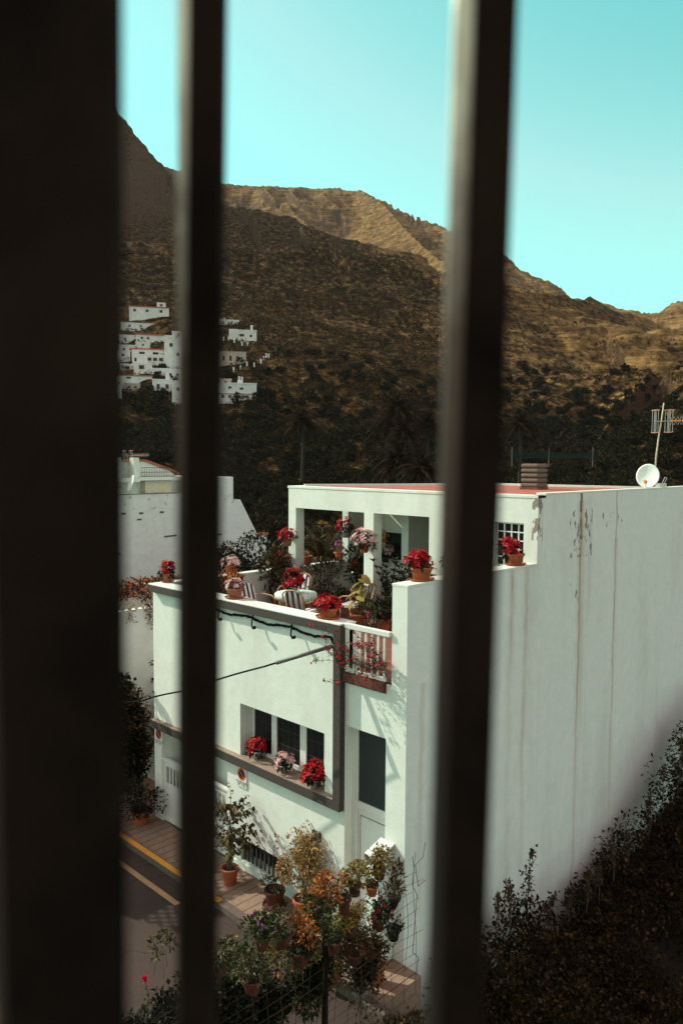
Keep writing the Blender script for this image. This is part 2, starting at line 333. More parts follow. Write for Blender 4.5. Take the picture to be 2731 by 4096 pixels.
def leaf_arrays(P, D, N, L, Wd, droop=0.15, fold=0.25):
    """pointed leaves: base P, direction D, normal N; returns V, F (four triangles a leaf, folded along the rib)"""
    P = np.asarray(P, float); n = len(P); D = unit(np.asarray(D, float)); N = np.asarray(N, float)
    S_ = unit(np.cross(D, N)); N = unit(np.cross(S_, D))
    L = np.broadcast_to(np.asarray(L, float).reshape(-1, 1), (n, 1)); Wd = np.broadcast_to(np.asarray(Wd, float).reshape(-1, 1), (n, 1))
    b = P; mid = P+D*L*0.5; tip = P+D*L-N*L*droop
    l = P+D*L*0.42+S_*Wd*0.5+N*Wd*fold; r = P+D*L*0.42-S_*Wd*0.5+N*Wd*fold
    V = np.stack([b, r, mid, l, tip], 1).reshape(-1, 3)
    F = np.array([[0, 1, 2], [0, 2, 3], [1, 4, 2], [2, 4, 3]])
    F = (F[None]+np.arange(n)[:, None, None]*5).reshape(-1, 3)
    return V, F
def leaves(name, P, D, N, L, Wd, mat, parent=None, **k):
    L0 = root(parent); V, F = leaf_arrays(P, D, N, L, Wd, **k)
    return numpy_mesh(name, V-np.array([L0.x, L0.y, L0.z]), F, mat, parent)
def sph(n, rs=RS):
    v = rs.normal(size=(n, 3)); return unit(v)
def blob_points(c, rad, n, shell=0.55, rs=RS, lumps=9, lump=0.45):
    """points spread through a lumpy ellipsoid crown, denser towards its outside; also outward directions"""
    c = np.array(c, float); rad = np.array(rad, float)
    lc = sph(lumps, rs)*(0.25+0.5*rs.rand(lumps, 1)); lr = lump*(0.6+0.8*rs.rand(lumps))
    k = rs.randint(0, lumps, n); d = sph(n, rs); r = (shell+(1-shell)*rs.rand(n, 1)**0.5)
    q = lc[k]+d*r*lr[k][:, None]
    return c+q*rad, unit(d*0.7+unit(q)*0.6)
def crown(name, c, rad, n, size, mat, parent=None, up=0.35, lumps=9, lump=0.45, wid=0.55, shell=0.5, droop=0.2, rs=RS):
    P, D = blob_points(c, rad, n, shell, rs, lumps, lump)
    D = unit(D+sph(n, rs)*0.75+np.array([0, 0, up])); N = unit(sph(n, rs)*0.7+np.array([-0.2, -0.1, 1.0]))
    L = size*(0.6+0.8*rs.rand(n)); return leaves(name, P, D, N, L, L*wid, mat, parent, droop=droop)

# ------------------------------------------------------------------ terrain
_h = np.random.RandomState(5).rand(256, 256)
def vnoise(x, y):
    xi = np.floor(x).astype(int); yi = np.floor(y).astype(int); fx = x-xi; fy = y-yi
    fx = fx*fx*(3-2*fx); fy = fy*fy*(3-2*fy); a = xi & 255; b = yi & 255; c = (xi+1) & 255; d = (yi+1) & 255
    return (_h[a, b]*(1-fx)+_h[c, b]*fx)*(1-fy)+(_h[a, d]*(1-fx)+_h[c, d]*fx)*fy
def fbm(x, y, o=5, g=0.5):
    s = 0; a = 1; n = 0
    for k in range(o): s = s+a*(vnoise(x+17*k, y-31*k)*2-1); n += a; a *= g; x = x*2.03+y*0.11; y = y*2.03-x*0.07
    return s/n
def crest(pts): return [onD(x, y, d) for (x, y, d) in pts]
RIDGES = [
    # near left mountain (hides most of itself behind the grille post)
    (crest([(-2600, 300, 560), (-1400, 150, 560), (-500, -60, 640), (200, 190, 700), (460, 430, 740), (560, 560, 745), (620, 630, 745), (670, 685, 740), (705, 745, 735), (740, 830, 730), (760, 930, 720)]), 1.45, 20.0),
    (crest([(-2600, 700, 480), (-1200, 560, 500), (-300, 640, 540), (200, 760, 570), (460, 880, 590), (620, 930, 600), (720, 900, 610)]), 0.80, 12.0),
    # middle spur
    (crest([(700, 860, 630), (790, 815, 632), (880, 818, 630), (960, 832, 620), (1060, 852, 610), (1150, 900, 600), (1250, 968, 585), (1330, 1000, 570), (1400, 1014, 560), (1500, 1052, 545), (1620, 1110, 530), (1700, 1150, 520), (1790, 1182, 505), (1900, 1240, 480), (2000, 1320, 460)]), 0.43, 19.0),
    # right rocky hill
    (crest([(1900, 1330, 420), (2040, 1285, 415), (2150, 1262, 410), (2250, 1268, 400), (2400, 1288, 390), (2500, 1305, 385), (2600, 1320, 380), (2731, 1335, 375), (3000, 1380, 360), (3500, 1480, 330)]), 0.36, 23.0),
    # far mountain
    (crest([(560, 640, 1350), (680, 672, 1350), (900, 730, 1350), (1000, 742, 1340), (1100, 745, 1340), (1300, 752, 1330), (1440, 762, 1320), (1475, 782, 1310), (1540, 802, 1290), (1620, 845, 1270), (1700, 885, 1250), (1760, 900, 1230), (1800, 935, 1210), (1920, 1000, 1150), (2040, 1062, 1080), (2120, 1112, 1030), (2200, 1150, 1000), (2280, 1190, 980), (2370, 1216, 960), (2430, 1214, 950), (2500, 1236, 930), (2570, 1246, 920), (2640, 1240, 900), (2690, 1210, 880), (2731, 1204, 870), (2850, 1190, 860), (3300, 1250, 800)]), 0.66, 26.0),
    # a rib of the far mountain running down towards the valley, its right flank in shade
    (crest([(1430, 758, 1318), (1530, 815, 1190), (1610, 905, 1070), (1690, 985, 970), (1780, 1060, 880)]), 1.05, 8.0),
    (crest([(2040, 1064, 1078), (2000, 1120, 960), (1960, 1200, 860)]), 0.75, 8.0),
]
def ridge_h(x, y, poly, s):
    best = np.full(x.shape, 1e9); z = np.zeros(x.shape); tt = np.zeros(x.shape); acc = 0
    out_ = np.full(x.shape, -1e9)
    for a, b in zip(poly[:-1], poly[1:]):
        ex, ey = b[0]-a[0], b[1]-a[1]; L2 = ex*ex+ey*ey; L = math.sqrt(L2)
        t_ = np.clip(((x-a[0])*ex+(y-a[1])*ey)/L2, 0, 1)
        d = np.hypot(x-a[0]-t_*ex, y-a[1]-t_*ey)
        h_ = a[2]+t_*(b[2]-a[2])-s*d/(1+d/5000.0)
        k = h_ > out_; out_ = np.where(k, h_, out_); best = np.where(k, d, best); tt = np.where(k, acc+t_*L, tt); acc += L
    return out_, best, tt
def terrain(x, y):
    r = np.hypot(x, y)
    base = -3.5-4.5*np.clip((r-30)/60, 0, 1)
    base = base+0.9*fbm(x/18, y/18, 3)*np.clip((r-30)/30, 0, 1)
    hs = base
    for poly, s, amp in RIDGES:
        h_, d, tt = ridge_h(x, y, poly, s)
        w = np.clip(d/60, 0.06, 1)
        gul = 1-np.abs(fbm(tt/(70.0 if s == 0.36 else 115.0)+1.6*fbm(x/220, y/220, 2), d/(120.0 if s == 0.36 else 260.0)+3.1*s, 2 if s == 0.36 else 4, 0.45))*2.3     # gullies run down the slope
        h_ = h_+1.15*amp*w*(gul-0.75)+0.45*amp*w*fbm(x/75, y/75, 4, 0.42)+0.05*amp*fbm(x/16, y/16, 3)*np.clip(d/25, .2, 1)
        hs = np.where(h_ > hs, h_, np.maximum(hs, h_))
    up = np.clip((hs-5)/20, 0, 1)*np.clip((r-160)/120, 0, 1)
    # rock strata / old terraces: small steps in height
    per = 6.5+3*np.clip((r-500)/600, 0, 1)
    ph = (hs+5*fbm(x/120, y/120, 3)+0.02*x)/per
    fr = ph-np.floor(ph)
    step = (np.clip((fr-0.5)*3.2, -0.5, 0.5)-(fr-0.5))*per
    st_amt = (0.22+0.5*np.clip(fbm(x/110+9, y/110, 3)+0.35, 0, 1))*up
    hs = hs+step*st_amt
    # scrub
    far = np.clip((r-120)/900, 0, 1)
    b1 = np.clip(vnoise(x/3.1, y/3.1)-0.45, 0, 1)*2.6+np.clip(vnoise(x/6.3+40, y/6.3)-0.5, 0, 1)*4.2
    hs = hs+b1*np.clip((r-60)/60, 0, 1)*(0.45+0.7*far)
    return hs
def hit(px, py):
    d = ray(px, py); d = d/math.hypot(d[0], d[1]); t_ = np.arange(60, 900, 1.5)
    x = d[0]*t_; y = d[1]*t_; z = H+d[2]*t_; h_ = terrain(x, y)
    k = np.argmax(h_ > z); return np.array([x[k], y[k], h_[k]]), t_[k]
def build_terrain():
    az = np.concatenate([np.linspace(-30, 12, 60, endpoint=False), np.arange(12, 73, 0.075), np.linspace(73.2, 150, 150)])
    rr = np.concatenate([np.geomspace(24, 110, 60, endpoint=False), np.geomspace(110, 760, 330, endpoint=False), np.geomspace(760, 1700, 150), np.linspace(1800, 4000, 6)])
    A, Rr = np.meshgrid(np.radians(az), rr); x = -np.sin(A)*Rr; y = np.cos(A)*Rr
    z = terrain(x, y); z[-6:] = np.minimum(z[-6:], 60); V = np.stack([x, y, z], -1).reshape(-1, 3)
    n0, n1 = x.shape; i, j = np.meshgrid(np.arange(n0-1), np.arange(n1-1), indexing='ij'); a = i*n1+j
    F = np.stack([a, a+n1, a+n1+1, a+1], -1).reshape(-1, 4)
    m, t, p, o = nodes('hillside')
    v = coords(t); g = t.nodes.new('ShaderNodeNewGeometry')
    sx = t.nodes.new('ShaderNodeSeparateXYZ'); t.links.new(g.outputs['Position'], sx.inputs[0])
    sn = t.nodes.new('ShaderNodeSeparateXYZ'); t.links.new(g.outputs['Normal'], sn.inputs[0])
    nb = noise(t, 0.012, 6, 0.62, v); nm = noise(t, 0.10, 6, 0.72, v); nf = noise(t, 0.42, 4, 0.75, v); ns = noise(t, 0.10, 5, 0.7, coords(t, (0.35, 0.35, 4.0)))
    grass = ramp(t, mth(t, 'ADD', mth(t, 'MULTIPLY', nm, 0.5), mth(t, 'MULTIPLY', ns, 0.5)), [(0.38, (0.026, 0.013, 0.005)), (0.48, (0.115, 0.064, 0.021)), (0.60, (0.29, 0.175, 0.062))])
    scrub = ramp(t, nf, [(0.36, (0.005, 0.0036, 0.0018)), (0.5, (0.028, 0.016, 0.005)), (0.62, (0.13, 0.070, 0.020))])
    dist = mth(t, 'POWER', mth(t, 'ADD', mth(t, 'MULTIPLY', sx.outputs[0], sx.outputs[0]), mth(t, 'MULTIPLY', sx.outputs[1], sx.outputs[1])), 0.5)
    def mrange(val, a_, b_, c_, d_):
        n_ = t.nodes.new('ShaderNodeMapRange'); n_.interpolation_type = 'SMOOTHSTEP'
        for i_, q_ in zip((1, 2, 3, 4), (a_, b_, c_, d_)): n_.inputs[i_].default_value = q_
        t.links.new(val, n_.inputs[0]); return n_.outputs[0]
    side = mth(t, 'DIVIDE', mth(t, 'MULTIPLY', sx.outputs[0], -1.0), mth(t, 'MAXIMUM', sx.outputs[1], 1.0))       # the right-hand hill is drier than the near spur
    dry = mth(t, 'ADD', mth(t, 'ADD', mrange(dist, 560, 860, 0.0, 0.34), mrange(side, 1.38, 1.55, 0.0, -0.36)), mth(t, 'MULTIPLY', mrange(side, 0.66, 1.0, 0.135, 0.0), mrange(dist, 210, 300, 0.0, 1.0)))
    hi = mth(t, 'MULTIPLY', mrange(sx.outputs[2], 50, 130, 0.0, 0.10), mrange(side, 0.9, 1.2, 1.0, 0.35))
    f = mth(t, 'ADD', mth(t, 'ADD', mth(t, 'MULTIPLY', nf, 0.55), mth(t, 'MULTIPLY', nb, 0.45)), mth(t, 'ADD', dry, hi))
    c = mixc(t, ramp(t, f, [(0.585, (0, 0, 0)), (0.655, (1, 1, 1))]), scrub, grass)
    rock = ramp(t, noise(t, 0.9, 5, 0.7, coords(t, (1, 1, 4))), [(0.3, (0.020, 0.011, 0.006)), (0.7, (0.11, 0.062, 0.034))])
    c = mixc(t, ramp(t, sn.outputs[2], [(0.50, (1, 1, 1)), (0.68, (0, 0, 0))]), c, rock)
    t.links.new(c, p.inputs['Base Color']); p.inputs['Roughness'].default_value = 0.95; p.inputs['Specular IOR Level'].default_value = 0.05
    bump(t, p, mth(t, 'ADD', nf, mth(t, 'MULTIPLY', nm, 2.0)), 0.9, 1.2)
    o_ = numpy_mesh('hills', V, F, 'hillside', smooth=True); tag(o_, kind='structure')
build_terrain()
# ------------------------------------------------------------------ ground, road, pavement
g = MB(); g.sheet([(-90, -60, -0.9), (-7.45, -60, -0.9), (-7.45, 60, -3.3), (-90, 60, -3.3)])
g2 = MB(); g2.sheet([(-300, -300, -3.6), (300, -300, -3.6), (300, 300, -3.6), (-300, 300, -3.6)]); tag(g2.build('ground', 'soil'), kind='structure')
s = MB(); s.box(-70, -7.22, -2.0, 8.10, -1.4, -0.12); tag(s.build('road', 'asphalt'), kind='structure')
s = MB(); s.box(-70, -7.40, 8.42, 9.345, -1.4, 0.0); s.box(-70, -15.26, 9.345, 10.4, -1.4, -0.003); tag(s.build('pavement', 'pavement_tile'), kind='structure')
s = MB(); s.box(-70, -7.22, 8.25, 8.418, -1.4, 0.006); tag(s.build('kerb', 'kerb_concrete', bev=0.012), kind='structure')
s = MB(); s.box(-70, -7.22, 8.10, 8.248, -1.4, -0.112); tag(s.build('gutter', 'asphalt'), kind='structure')
s = MB(); s.box(-40, -11.35, 8.262, 8.385, 0.004, 0.0115); tag(s.build('yellow_kerb_paint', 'yellow_line'), kind='structure')
s = MB(); s.box(-40, -12.0, 7.76, 7.875, -0.13, -0.115); tag(s.build('road_edge_line', 'pale_line'), kind='structure')
# bank falling away on the camera side of the street, to the right of the house
Y_ = lambda j: -2+j*0.6
bk = MB(); nx, ny = 24, 50; pts = {}
for i in range(nx+1):
    for j in range(ny+1):
        X = -7.21+i*0.42 if Y_(j) < 9.4 else -7.62+i*0.42; Y = -2+j*0.6
        z = -1.9+max(0, (Y-12))*0.17-0.05*(X+7.6)+0.25*math.sin(X*2.1+Y)*math.sin(Y*1.3)
        pts[i, j] = (X, Y, z)
v = [pts[i, j] for i in range(nx+1) for j in range(ny+1)]
f = [(i*(ny+1)+j, (i+1)*(ny+1)+j, (i+1)*(ny+1)+j+1, i*(ny+1)+j+1) for i in range(nx) for j in range(ny)]
tag(bk.add(v, f).build('bank', 'soil', smooth=True), kind='structure')
g.build('back_slope', 'soil'); tag(bpy.data.objects['back_slope'], kind='structure')

# ------------------------------------------------------------------ thin air between the camera and the mountains
def haze():
    q = MB(); q.box(-4300, 4300, -4300, 4300, -9.5, 640); o = q.build('haze', None); m = bpy.data.materials.new('haze_air'); m.use_nodes = True; t = m.node_tree; t.nodes.clear()
    ou = t.nodes.new('ShaderNodeOutputMaterial'); pv = t.nodes.new('ShaderNodeVolumePrincipled'); pv.inputs['Density'].default_value = 0.00004
    pv.inputs['Color'].default_value = (0.78, 0.86, 0.9, 1); t.links.new(pv.outputs[0], ou.inputs['Volume']); o.data.materials.append(m); tag(o, kind='stuff', label='thin pale haze in the valley air', cat='haze')
haze()
# ------------------------------------------------------------------ main house
def house():
    h = empty('white_house', (-11.5, 9.35, 0), 'large white corner house with flowered roof terrace, grey bands and stained side wall', 'house')
    A, B = -15.24, -9.14                      # facade left, right
    Y0, Y1 = 9.35, 9.69
    w = MB()                                  # upper facade wall around the long window
    w.box(A, -12.06, Y0, Y1, 2.32, 5.30); w.box(-9.64, B-0.002, Y0, Y1, 2.32, 5.30); w.box(-12.06, -9.64, Y0, Y1, 3.375, 5.30)
    w.box(A, B-0.002, Y1, Y1+0.02, 0.0, 2.34)
    # parapet inside face, return wall by the balcony, left flank
    w.box(A, A+0.2, Y1, 16.0, -2.5, 4.55)
    w.box(A, A+0.2, Y1, 16.0, 4.55, 5.38)
    o = w.build('upper_wall', 'plaster_white', h)
    w = MB()                                  # lower facade wall: garage opening, vent grille opening
    yf = 9.352
    w.box(A, -14.95, yf, Y1, -0.6, 2.10); w.box(-12.49, -12.06, yf, Y1, -0.6, 2.10)
    w.box(-12.06, -10.56, yf, Y1, 0.62, 2.10); w.box(-12.06, -10.56, yf, Y1, -0.6, 0.16); w.box(-10.56, B-0.021, yf, Y1, -0.6, 2.10); w.box(A, B-0.021, yf, Y1, 2.10, 2.139)
    w.build('lower_wall', 'plaster_white', h)
    w = MB(); w.box(-12.5, B, yf-0.035, yf-0.002, -0.2, 0.13); w.build('plinth', 'plaster_white', h, bev=0.008)
    w = MB(); w.box(A+0.2, B-0.02, Y1+0.02, 15.9, 4.40, 4.57)
    w.box(B-0.02, -8.1, 9.37, 15.9, 4.40, 4.57)
    w.build('terrace_floor', 'terrace_tile', h)
    # grey frame: fascia under the cap, ledge, right pilaster
    w = MB(); w.box(-15.19, -9.14, 9.22, 9.349, 5.25, 5.405); w.box(-9.31, -9.14, 9.222, 9.3485, 2.322, 5.25)
    fr = w.build('grey_frame', 'paint_grey', h)
    w = MB(); w.box(-15.20, -9.142, 9.218, 9.3495, 2.14, 2.315); w.build('ledge', 'paint_grey', h, bev=0.006)
    w = MB(); w.box(-15.20, -9.31, 9.216, 9.3497, 2.316, 2.325); w.box(-12.055, -9.645, 9.3497, 9.66, 2.30, 2.327); w.build('window_sill', 'sill_stone', h)
    w = MB(); w.box(-15.22, -9.14, 9.215, 9.60, 5.406, 5.435); w.box(-15.26, -15.02, 9.60, 16.0, 5.381, 5.43); w.box(-9.52, -9.14, 9.60, 9.62, 5.406, 5.43)
    w.build('parapet_cap', 'plaster_white', h, bev=0.006)
    w = MB(); w.box(-15.02, -9.142, 9.40, 9.60, 4.57, 5.405); w.box(-9.3, -9.141, 9.3505, 9.398, 3.9, 5.405); w.build('parapet_wall', 'plaster_white', h)
    # long window
    W_ = MB(); yw = 9.67
    for x0, x1 in ((-12.055, -11.98), (-11.44, -11.29), (-10.61, -10.44), (-9.96, -9.645)): W_.box(x0, x1, yw-0.03, yw+0.03, 2.40, 3.37)
    W_.box(-12.055, -9.645, yw-0.035, yw+0.035, 2.328, 2.41); W_.box(-12.055, -9.645, yw-0.035, yw+0.035, 3.30, 3.374)
    wf = W_.build('window', 'paint_white_metal', h, bev=0.004)
    for x0, x1 in ((-11.98, -11.44), (-11.29, -10.61), (-10.44, -9.96)):
        q = MB(); q.box(x0, x1, yw-0.004, yw+0.004, 2.41, 3.30); q.build('pane', 'glass_dark', wf)
    q = MB()
    for z in (2.7, 3.0): q.box(-11.98, -9.96, yw-0.012, yw-0.006, z-0.004, z+0.004)
    for x in (-11.8, -11.62, -11.12, -10.95, -10.78, -10.3, -10.12): q.box(x-0.004, x+0.004, yw-0.0125, yw-0.0062, 2.41, 3.30)
    q.build('muntin', 'paint_grey', wf)
    # rooms behind so that openings look into dark space
    q = MB(); q.box(-14.95, -9.3, 12.6, 12.7, 0, 4.3); q.box(-14.98, -14.951, 9.70, 12.6, 0, 2.3); q.box(-12.45, -12.4, 9.72, 12.6, 0, 2.3); q.box(-15, -9.2, 9.72, 12.6, 2.34, 2.4); q.box(-15, -9.2, 9.72, 12.6, -0.1, -0.02); q.build('inner_wall', 'interior', h)
    # garage gate (half height) with slots
    g_ = MB(); yg = 9.40
    g_.box(-14.945, -14.90, yg-0.03, yg+0.05, 0, 1.44); g_.box(-12.535, -12.495, yg-0.03, yg+0.05, 0, 1.44); g_.box(-14.945, -12.495, yg-0.04, yg+0.05, 1.40, 1.46)
    gf = g_.build('garage_gate', 'paint_white_metal', h, bev=0.006)
    q = MB(); wd = (14.90-12.535)/3
    for k in range(3):
        x0 = -14.90+k*wd; x1 = x0+wd
        q.box(x0+0.005, x0+0.07, yg-0.015, yg+0.03, 0.02, 1.39); q.box(x1-0.07, x1-0.005, yg-0.015, yg+0.03, 0.02, 1.39)
        q.box(x0+0.07, x1-0.07, yg-0.015, yg+0.03, 1.29, 1.39); q.box(x0+0.07, x1-0.07, yg-0.015, yg+0.03, 0.84, 0.90); q.box(x0+0.07, x1-0.07, yg-0.015, yg+0.03, 0.02, 0.12)
        q.box(x0+0.07, x1-0.07, yg-0.003, yg+0.02, 0.12, 0.84)
        n = 5
        for i in range(1, n): xx = x0+0.07+(wd-0.14)*i/n; q.box(xx-0.016, xx+0.016, yg-0.01, yg+0.02, 0.90, 1.29)
    q.build('gate_panel', 'paint_white_metal', gf, bev=0.004)
    # basement vent grille
    q = MB(); q.box(-12.06, -10.56, 9.62, 9.64, 0.16, 0.62); q.build('vent_back', 'glass_dark', h)
    q = MB(); 
    for i in range(12): x = -12.0+i*0.126; q.box(x-0.017, x+0.017, 9.40, 9.425, 0.165, 0.615)
    q.build('vent_grille', 'paint_grey', h)
    q = MB(); q.box(-9.93, -9.72, 9.31, 9.351, 1.36, 1.53); mbx = q.build('meter_box', 'paint_grey', h, bev=0.006)
    # entrance bay: wall, door, balcony slab
    q = MB(); q.box(B, -8.20, 9.352, 9.60, 3.655, 4.40); q.box(B, -9.05, 9.54, 9.60, 0, 3.655)
    q.box(B-0.02, B-0.001, 9.3525, 9.60, -0.4, 4.5)
    q.build('bay_wall', 'plaster_white', h)
    d = MB(); d.box(-9.05, -9.0, 9.53, 9.60, 0, 3.65); d.box(-8.26, -8.20, 9.53, 9.60, 0, 3.65); d.box(-9.0, -8.26, 9.53, 9.60, 2.17, 2.30); d.box(-9.0, -8.26, 9.53, 9.60, 3.60, 3.65); d.box(-9.0, -8.26, 9.53, 9.60, 0, 0.05)
    dr = d.build('front_door', 'paint_white_metal', h, bev=0.004)
    q = MB(); q.box(-8.995, -8.265, 9.56, 9.58, 2.30, 3.60); q.build('door_glass', 'door_glass', dr)
    q = MB(); q.box(-8.99, -8.27, 9.55, 9.59, 0.05, 2.165)
    for x0, x1, z0, z1 in ((-8.93, -8.90, 0.15, 2.02), (-8.33, -8.30, 0.15, 2.02), (-8.90, -8.33, 1.99, 2.02), (-8.90, -8.33, 0.15, 0.18)): q.box(x0, x1, 9.54, 9.551, z0, z1)
    q.build('door_leaf', 'paint_white_metal', dr, bev=0.003)
    q = MB(); q.box(-8.948, -8.936, 9.546, 9.5505, 0.1, 2.06); q.box(-8.936, -8.28, 9.546, 9.5505, 2.052, 2.064); q.box(-8.27, -8.2585, 9.54, 9.552, 0.05, 2.165); q.build('door_groove', 'paint_grey', dr)
    q = MB(); q.box(-8.97, -8.955, 9.535, 9.55, 0.95, 1.25); q.tube([(-8.945, 9.50, 1.10), (-8.83, 9.50, 1.10)], 0.012); q.box(-8.96, -8.93, 9.49, 9.54, 1.08, 1.12); q.build('door_handle', 'alu', dr)
    q = MB(); q.box(-9.135, -8.21, 9.27, 9.3515, 4.45, 4.60); q.box(-9.135, -8.21, 9.3515, 9.40, 4.571, 4.602); q.build('balcony_edge', 'tile_red', h)
    # end wall strip and long side wall
    q = MB(); q.box(-8.20, -7.775, Y0, 9.9, -2.5, 4.57); q.box(-8.09, -7.775, Y0, 13.23, 4.57, 6.20)
    q.build('end_wall', 'plaster_white', h)
    q = MB(); q.box(-8.10, -7.765, Y0-0.004, 13.228, 6.20, 6.245); q.build('end_wall_cap', 'plaster_white', h, bev=0.005)
    q = MB(); q.box(-7.775, -7.77, Y0+0.001, 30.0, -2.5, 6.198); q.box(-7.775, -7.77, 13.232, 30.0, 6.198, 7.56); q.box(-7.90, -7.7745, 13.232, 30, 5.4, 7.56)
    q.build('side_wall', 'plaster_stained', h)
    # upper storey: front beam, columns, wall pieces
    YP, YP2 = 13.235, 13.52
    q = MB(); q.box(-15.02, -7.776, YP, YP2, 7.0, 7.50); q.box(-15.02, -14.74, YP, YP2, 5.43, 7.0)
    q.box(-12.35, -12.05, YP, YP2, 4.57, 7.0)
    q.box(-10.42, -8.74, YP, YP2, 4.57, 7.0); q.box(-8.08, -7.776, YP, YP2, 4.57, 7.0); q.box(-8.74, -8.08, YP, YP2, 4.57, 5.75)
    q.box(-15.02, -14.80, YP2, 15.2, 7.0, 7.50)
    q.box(-15.02, -14.80, 15.22, 15.45, 5.43, 7.5)
    q.build('upper_front', 'plaster_white', h)
    q = MB(); q.box(-15.05, -7.77, YP-0.012, YP2, 7.501, 7.56); q.box(-15.05, -14.8, YP2, 15.45, 7.501, 7.56); q.box(-7.99, -7.768, YP2, 30, 7.561, 7.60); q.build('roof_cap', 'plaster_white', h, bev=0.006)
    # back wall under the pergola with door and window openings
    YB = 16.0
    q = MB()
    q.box(-15.02, -14.27, YB, YB+0.25, 6.31, 7.5); q.box(-14.72, -14.27, YB, YB+0.25, 4.57, 6.31)
    q.box(-15.20, -15.02, 15.45, YB+0.25, 4.57, 7.5)
    q.box(-14.27, -13.02, YB, YB+0.25, 6.31, 7.5); q.box(-14.27, -13.02, YB, YB+0.25, 4.57, 5.42)
    q.box(-13.02, -8.0, YB, YB+0.25, 4.57, 7.5)
    q.box(-12.62, -12.4, YP2+1.4, YB, 4.57, 7.5)
    q.build('back_wall', 'plaster_white', h)
    q = MB(); q.box(-14.8, -7.99, YP2, YB, 7.38, 7.50); q.build('ceiling', 'plaster_white', h)
    q = MB(); q.add([(-14.8, YP2, 7.545), (-7.99, YP2, 7.545), (-7.99, 19.3, 7.545), (-9.9, 18.95, 7.545), (-12.2, 18.7, 7.545), (-13.0, 17.2, 7.545), (-14.0, 14.9, 7.545)], [(0, 1, 2, 3, 4, 5, 6)])
    q.build('roof', 'roof_red', h)
    q = MB(); rim = [(-14.8, 13.6), (-14.02, 15.0), (-13.0, 17.2), (-12.2, 18.72), (-9.9, 18.97), (-7.95, 19.3)]
    for a, b in zip(rim[:-1], rim[1:]):
        dx, dy = b[0]-a[0], b[1]-a[1]; L = math.hypot(dx, dy); nx_, ny_ = -dy/L*0.09, dx/L*0.09
        q.add([(a[0], a[1], 7.0), (b[0], b[1], 7.0), (b[0]+nx_, b[1]+ny_, 7.0), (a[0]+nx_, a[1]+ny_, 7.0), (a[0], a[1], 7.60), (b[0], b[1], 7.60), (b[0]+nx_, b[1]+ny_, 7.60), (a[0]+nx_, a[1]+ny_, 7.60)],
              [(0, 3, 2, 1), (4, 5, 6, 7), (0, 1, 5, 4), (1, 2, 6, 5), (2, 3, 7, 6), (3, 0, 4, 7)])
    q.build('roof_rim', 'plaster_white', h)
    # window in the back wall
    q = MB(); yb = YB+0.12
    for x0, x1 in ((-14.27, -14.21), (-13.62, -13.50), (-13.08, -13.02)): q.box(x0, x1, yb-0.03, yb+0.03, 5.42, 6.31)
    q.box(-14.27, -13.02, yb-0.03, yb+0.03, 5.42, 5.50); q.box(-14.27, -13.02, yb-0.03, yb+0.03, 6.24, 6.31)
    w2 = q.build('window', 'paint_white_metal', h, bev=0.004)
    for x0, x1 in ((-14.21, -13.62), (-13.50, -13.08)):
        q = MB(); q.box(x0, x1, yb-0.004, yb+0.004, 5.50, 6.24); q.build('pane', 'glass_dark', w2)
    q = MB()
    for z in (5.74, 5.98): q.box(-14.21, -13.08, yb-0.014, yb-0.007, z-0.006, z+0.006)
    for x in (-13.92, -13.29): q.box(x-0.006, x+0.006, yb-0.0145, yb-0.0072, 5.50, 6.24)
    q.build('muntin', 'paint_grey', w2)
    q = MB(); q.box(-15.02, -14.72, YB+0.1, YB+0.14, 4.57, 6.31); q.build('terrace_door', 'glass_dark', h)
    q = MB(); q.tube([(-14.93, 15.6, 4.6), (-14.93, 15.6, 7.3)], 0.03); q.build('drain_pipe', 'paint_white_metal', h)
    # glass block window at the corner
    q = MB(); q.box(-8.74, -8.08, YP+0.11, YP+0.2, 5.75, 7.0); w3 = q.build('window', 'glass_dark', h)
    q = MB()
    for i in range(5): x = -8.74+i*0.165; q.box(x-0.012, x+0.012, YP+0.08, YP+0.109, 5.75, 7.0)
    for i in range(8): z = 5.79+i*0.17; q.box(-8.74, -8.08, YP+0.082, YP+0.1085, z-0.011, z+0.011)
    q.build('block_grid', 'paint_white_metal', w3)
    # sloping white block beside the door
    q = MB(); q.box(-8.26, -8.02, 8.98, 9.349, 0.0, 1.82); q.prism([(8.95, 1.80), (9.349, 1.93), (9.349, 1.96), (8.95, 1.84)], 0, -8.29, -7.99)
    q.build('meter_cabinet', 'plaster_white', h)
    for o in list(h.children): pass
    return h
house()
def railing():
    t = empty('balcony_railing', (-8.67, 9.33, 4.6), 'white metal balcony railing beside the grey pillar, tangled with red bougainvillea', 'railing')
    q = MB(); q.box(-9.135, -8.10, 9.30, 9.37, 5.36, 5.45); q.build('top_rail', 'paint_white_metal', t, bev=0.01)
    q = MB(); q.box(-9.135, -8.20, 9.315, 9.355, 4.61, 4.68); q.build('bottom_rail', 'paint_white_metal', t, bev=0.006)
    for i in range(7):
        x = -9.06+i*0.137; q = MB(); q.box(x-0.014, x+0.014, 9.32, 9.35, 4.68, 5.36); q.build('baluster', 'paint_white_metal', t)
railing()

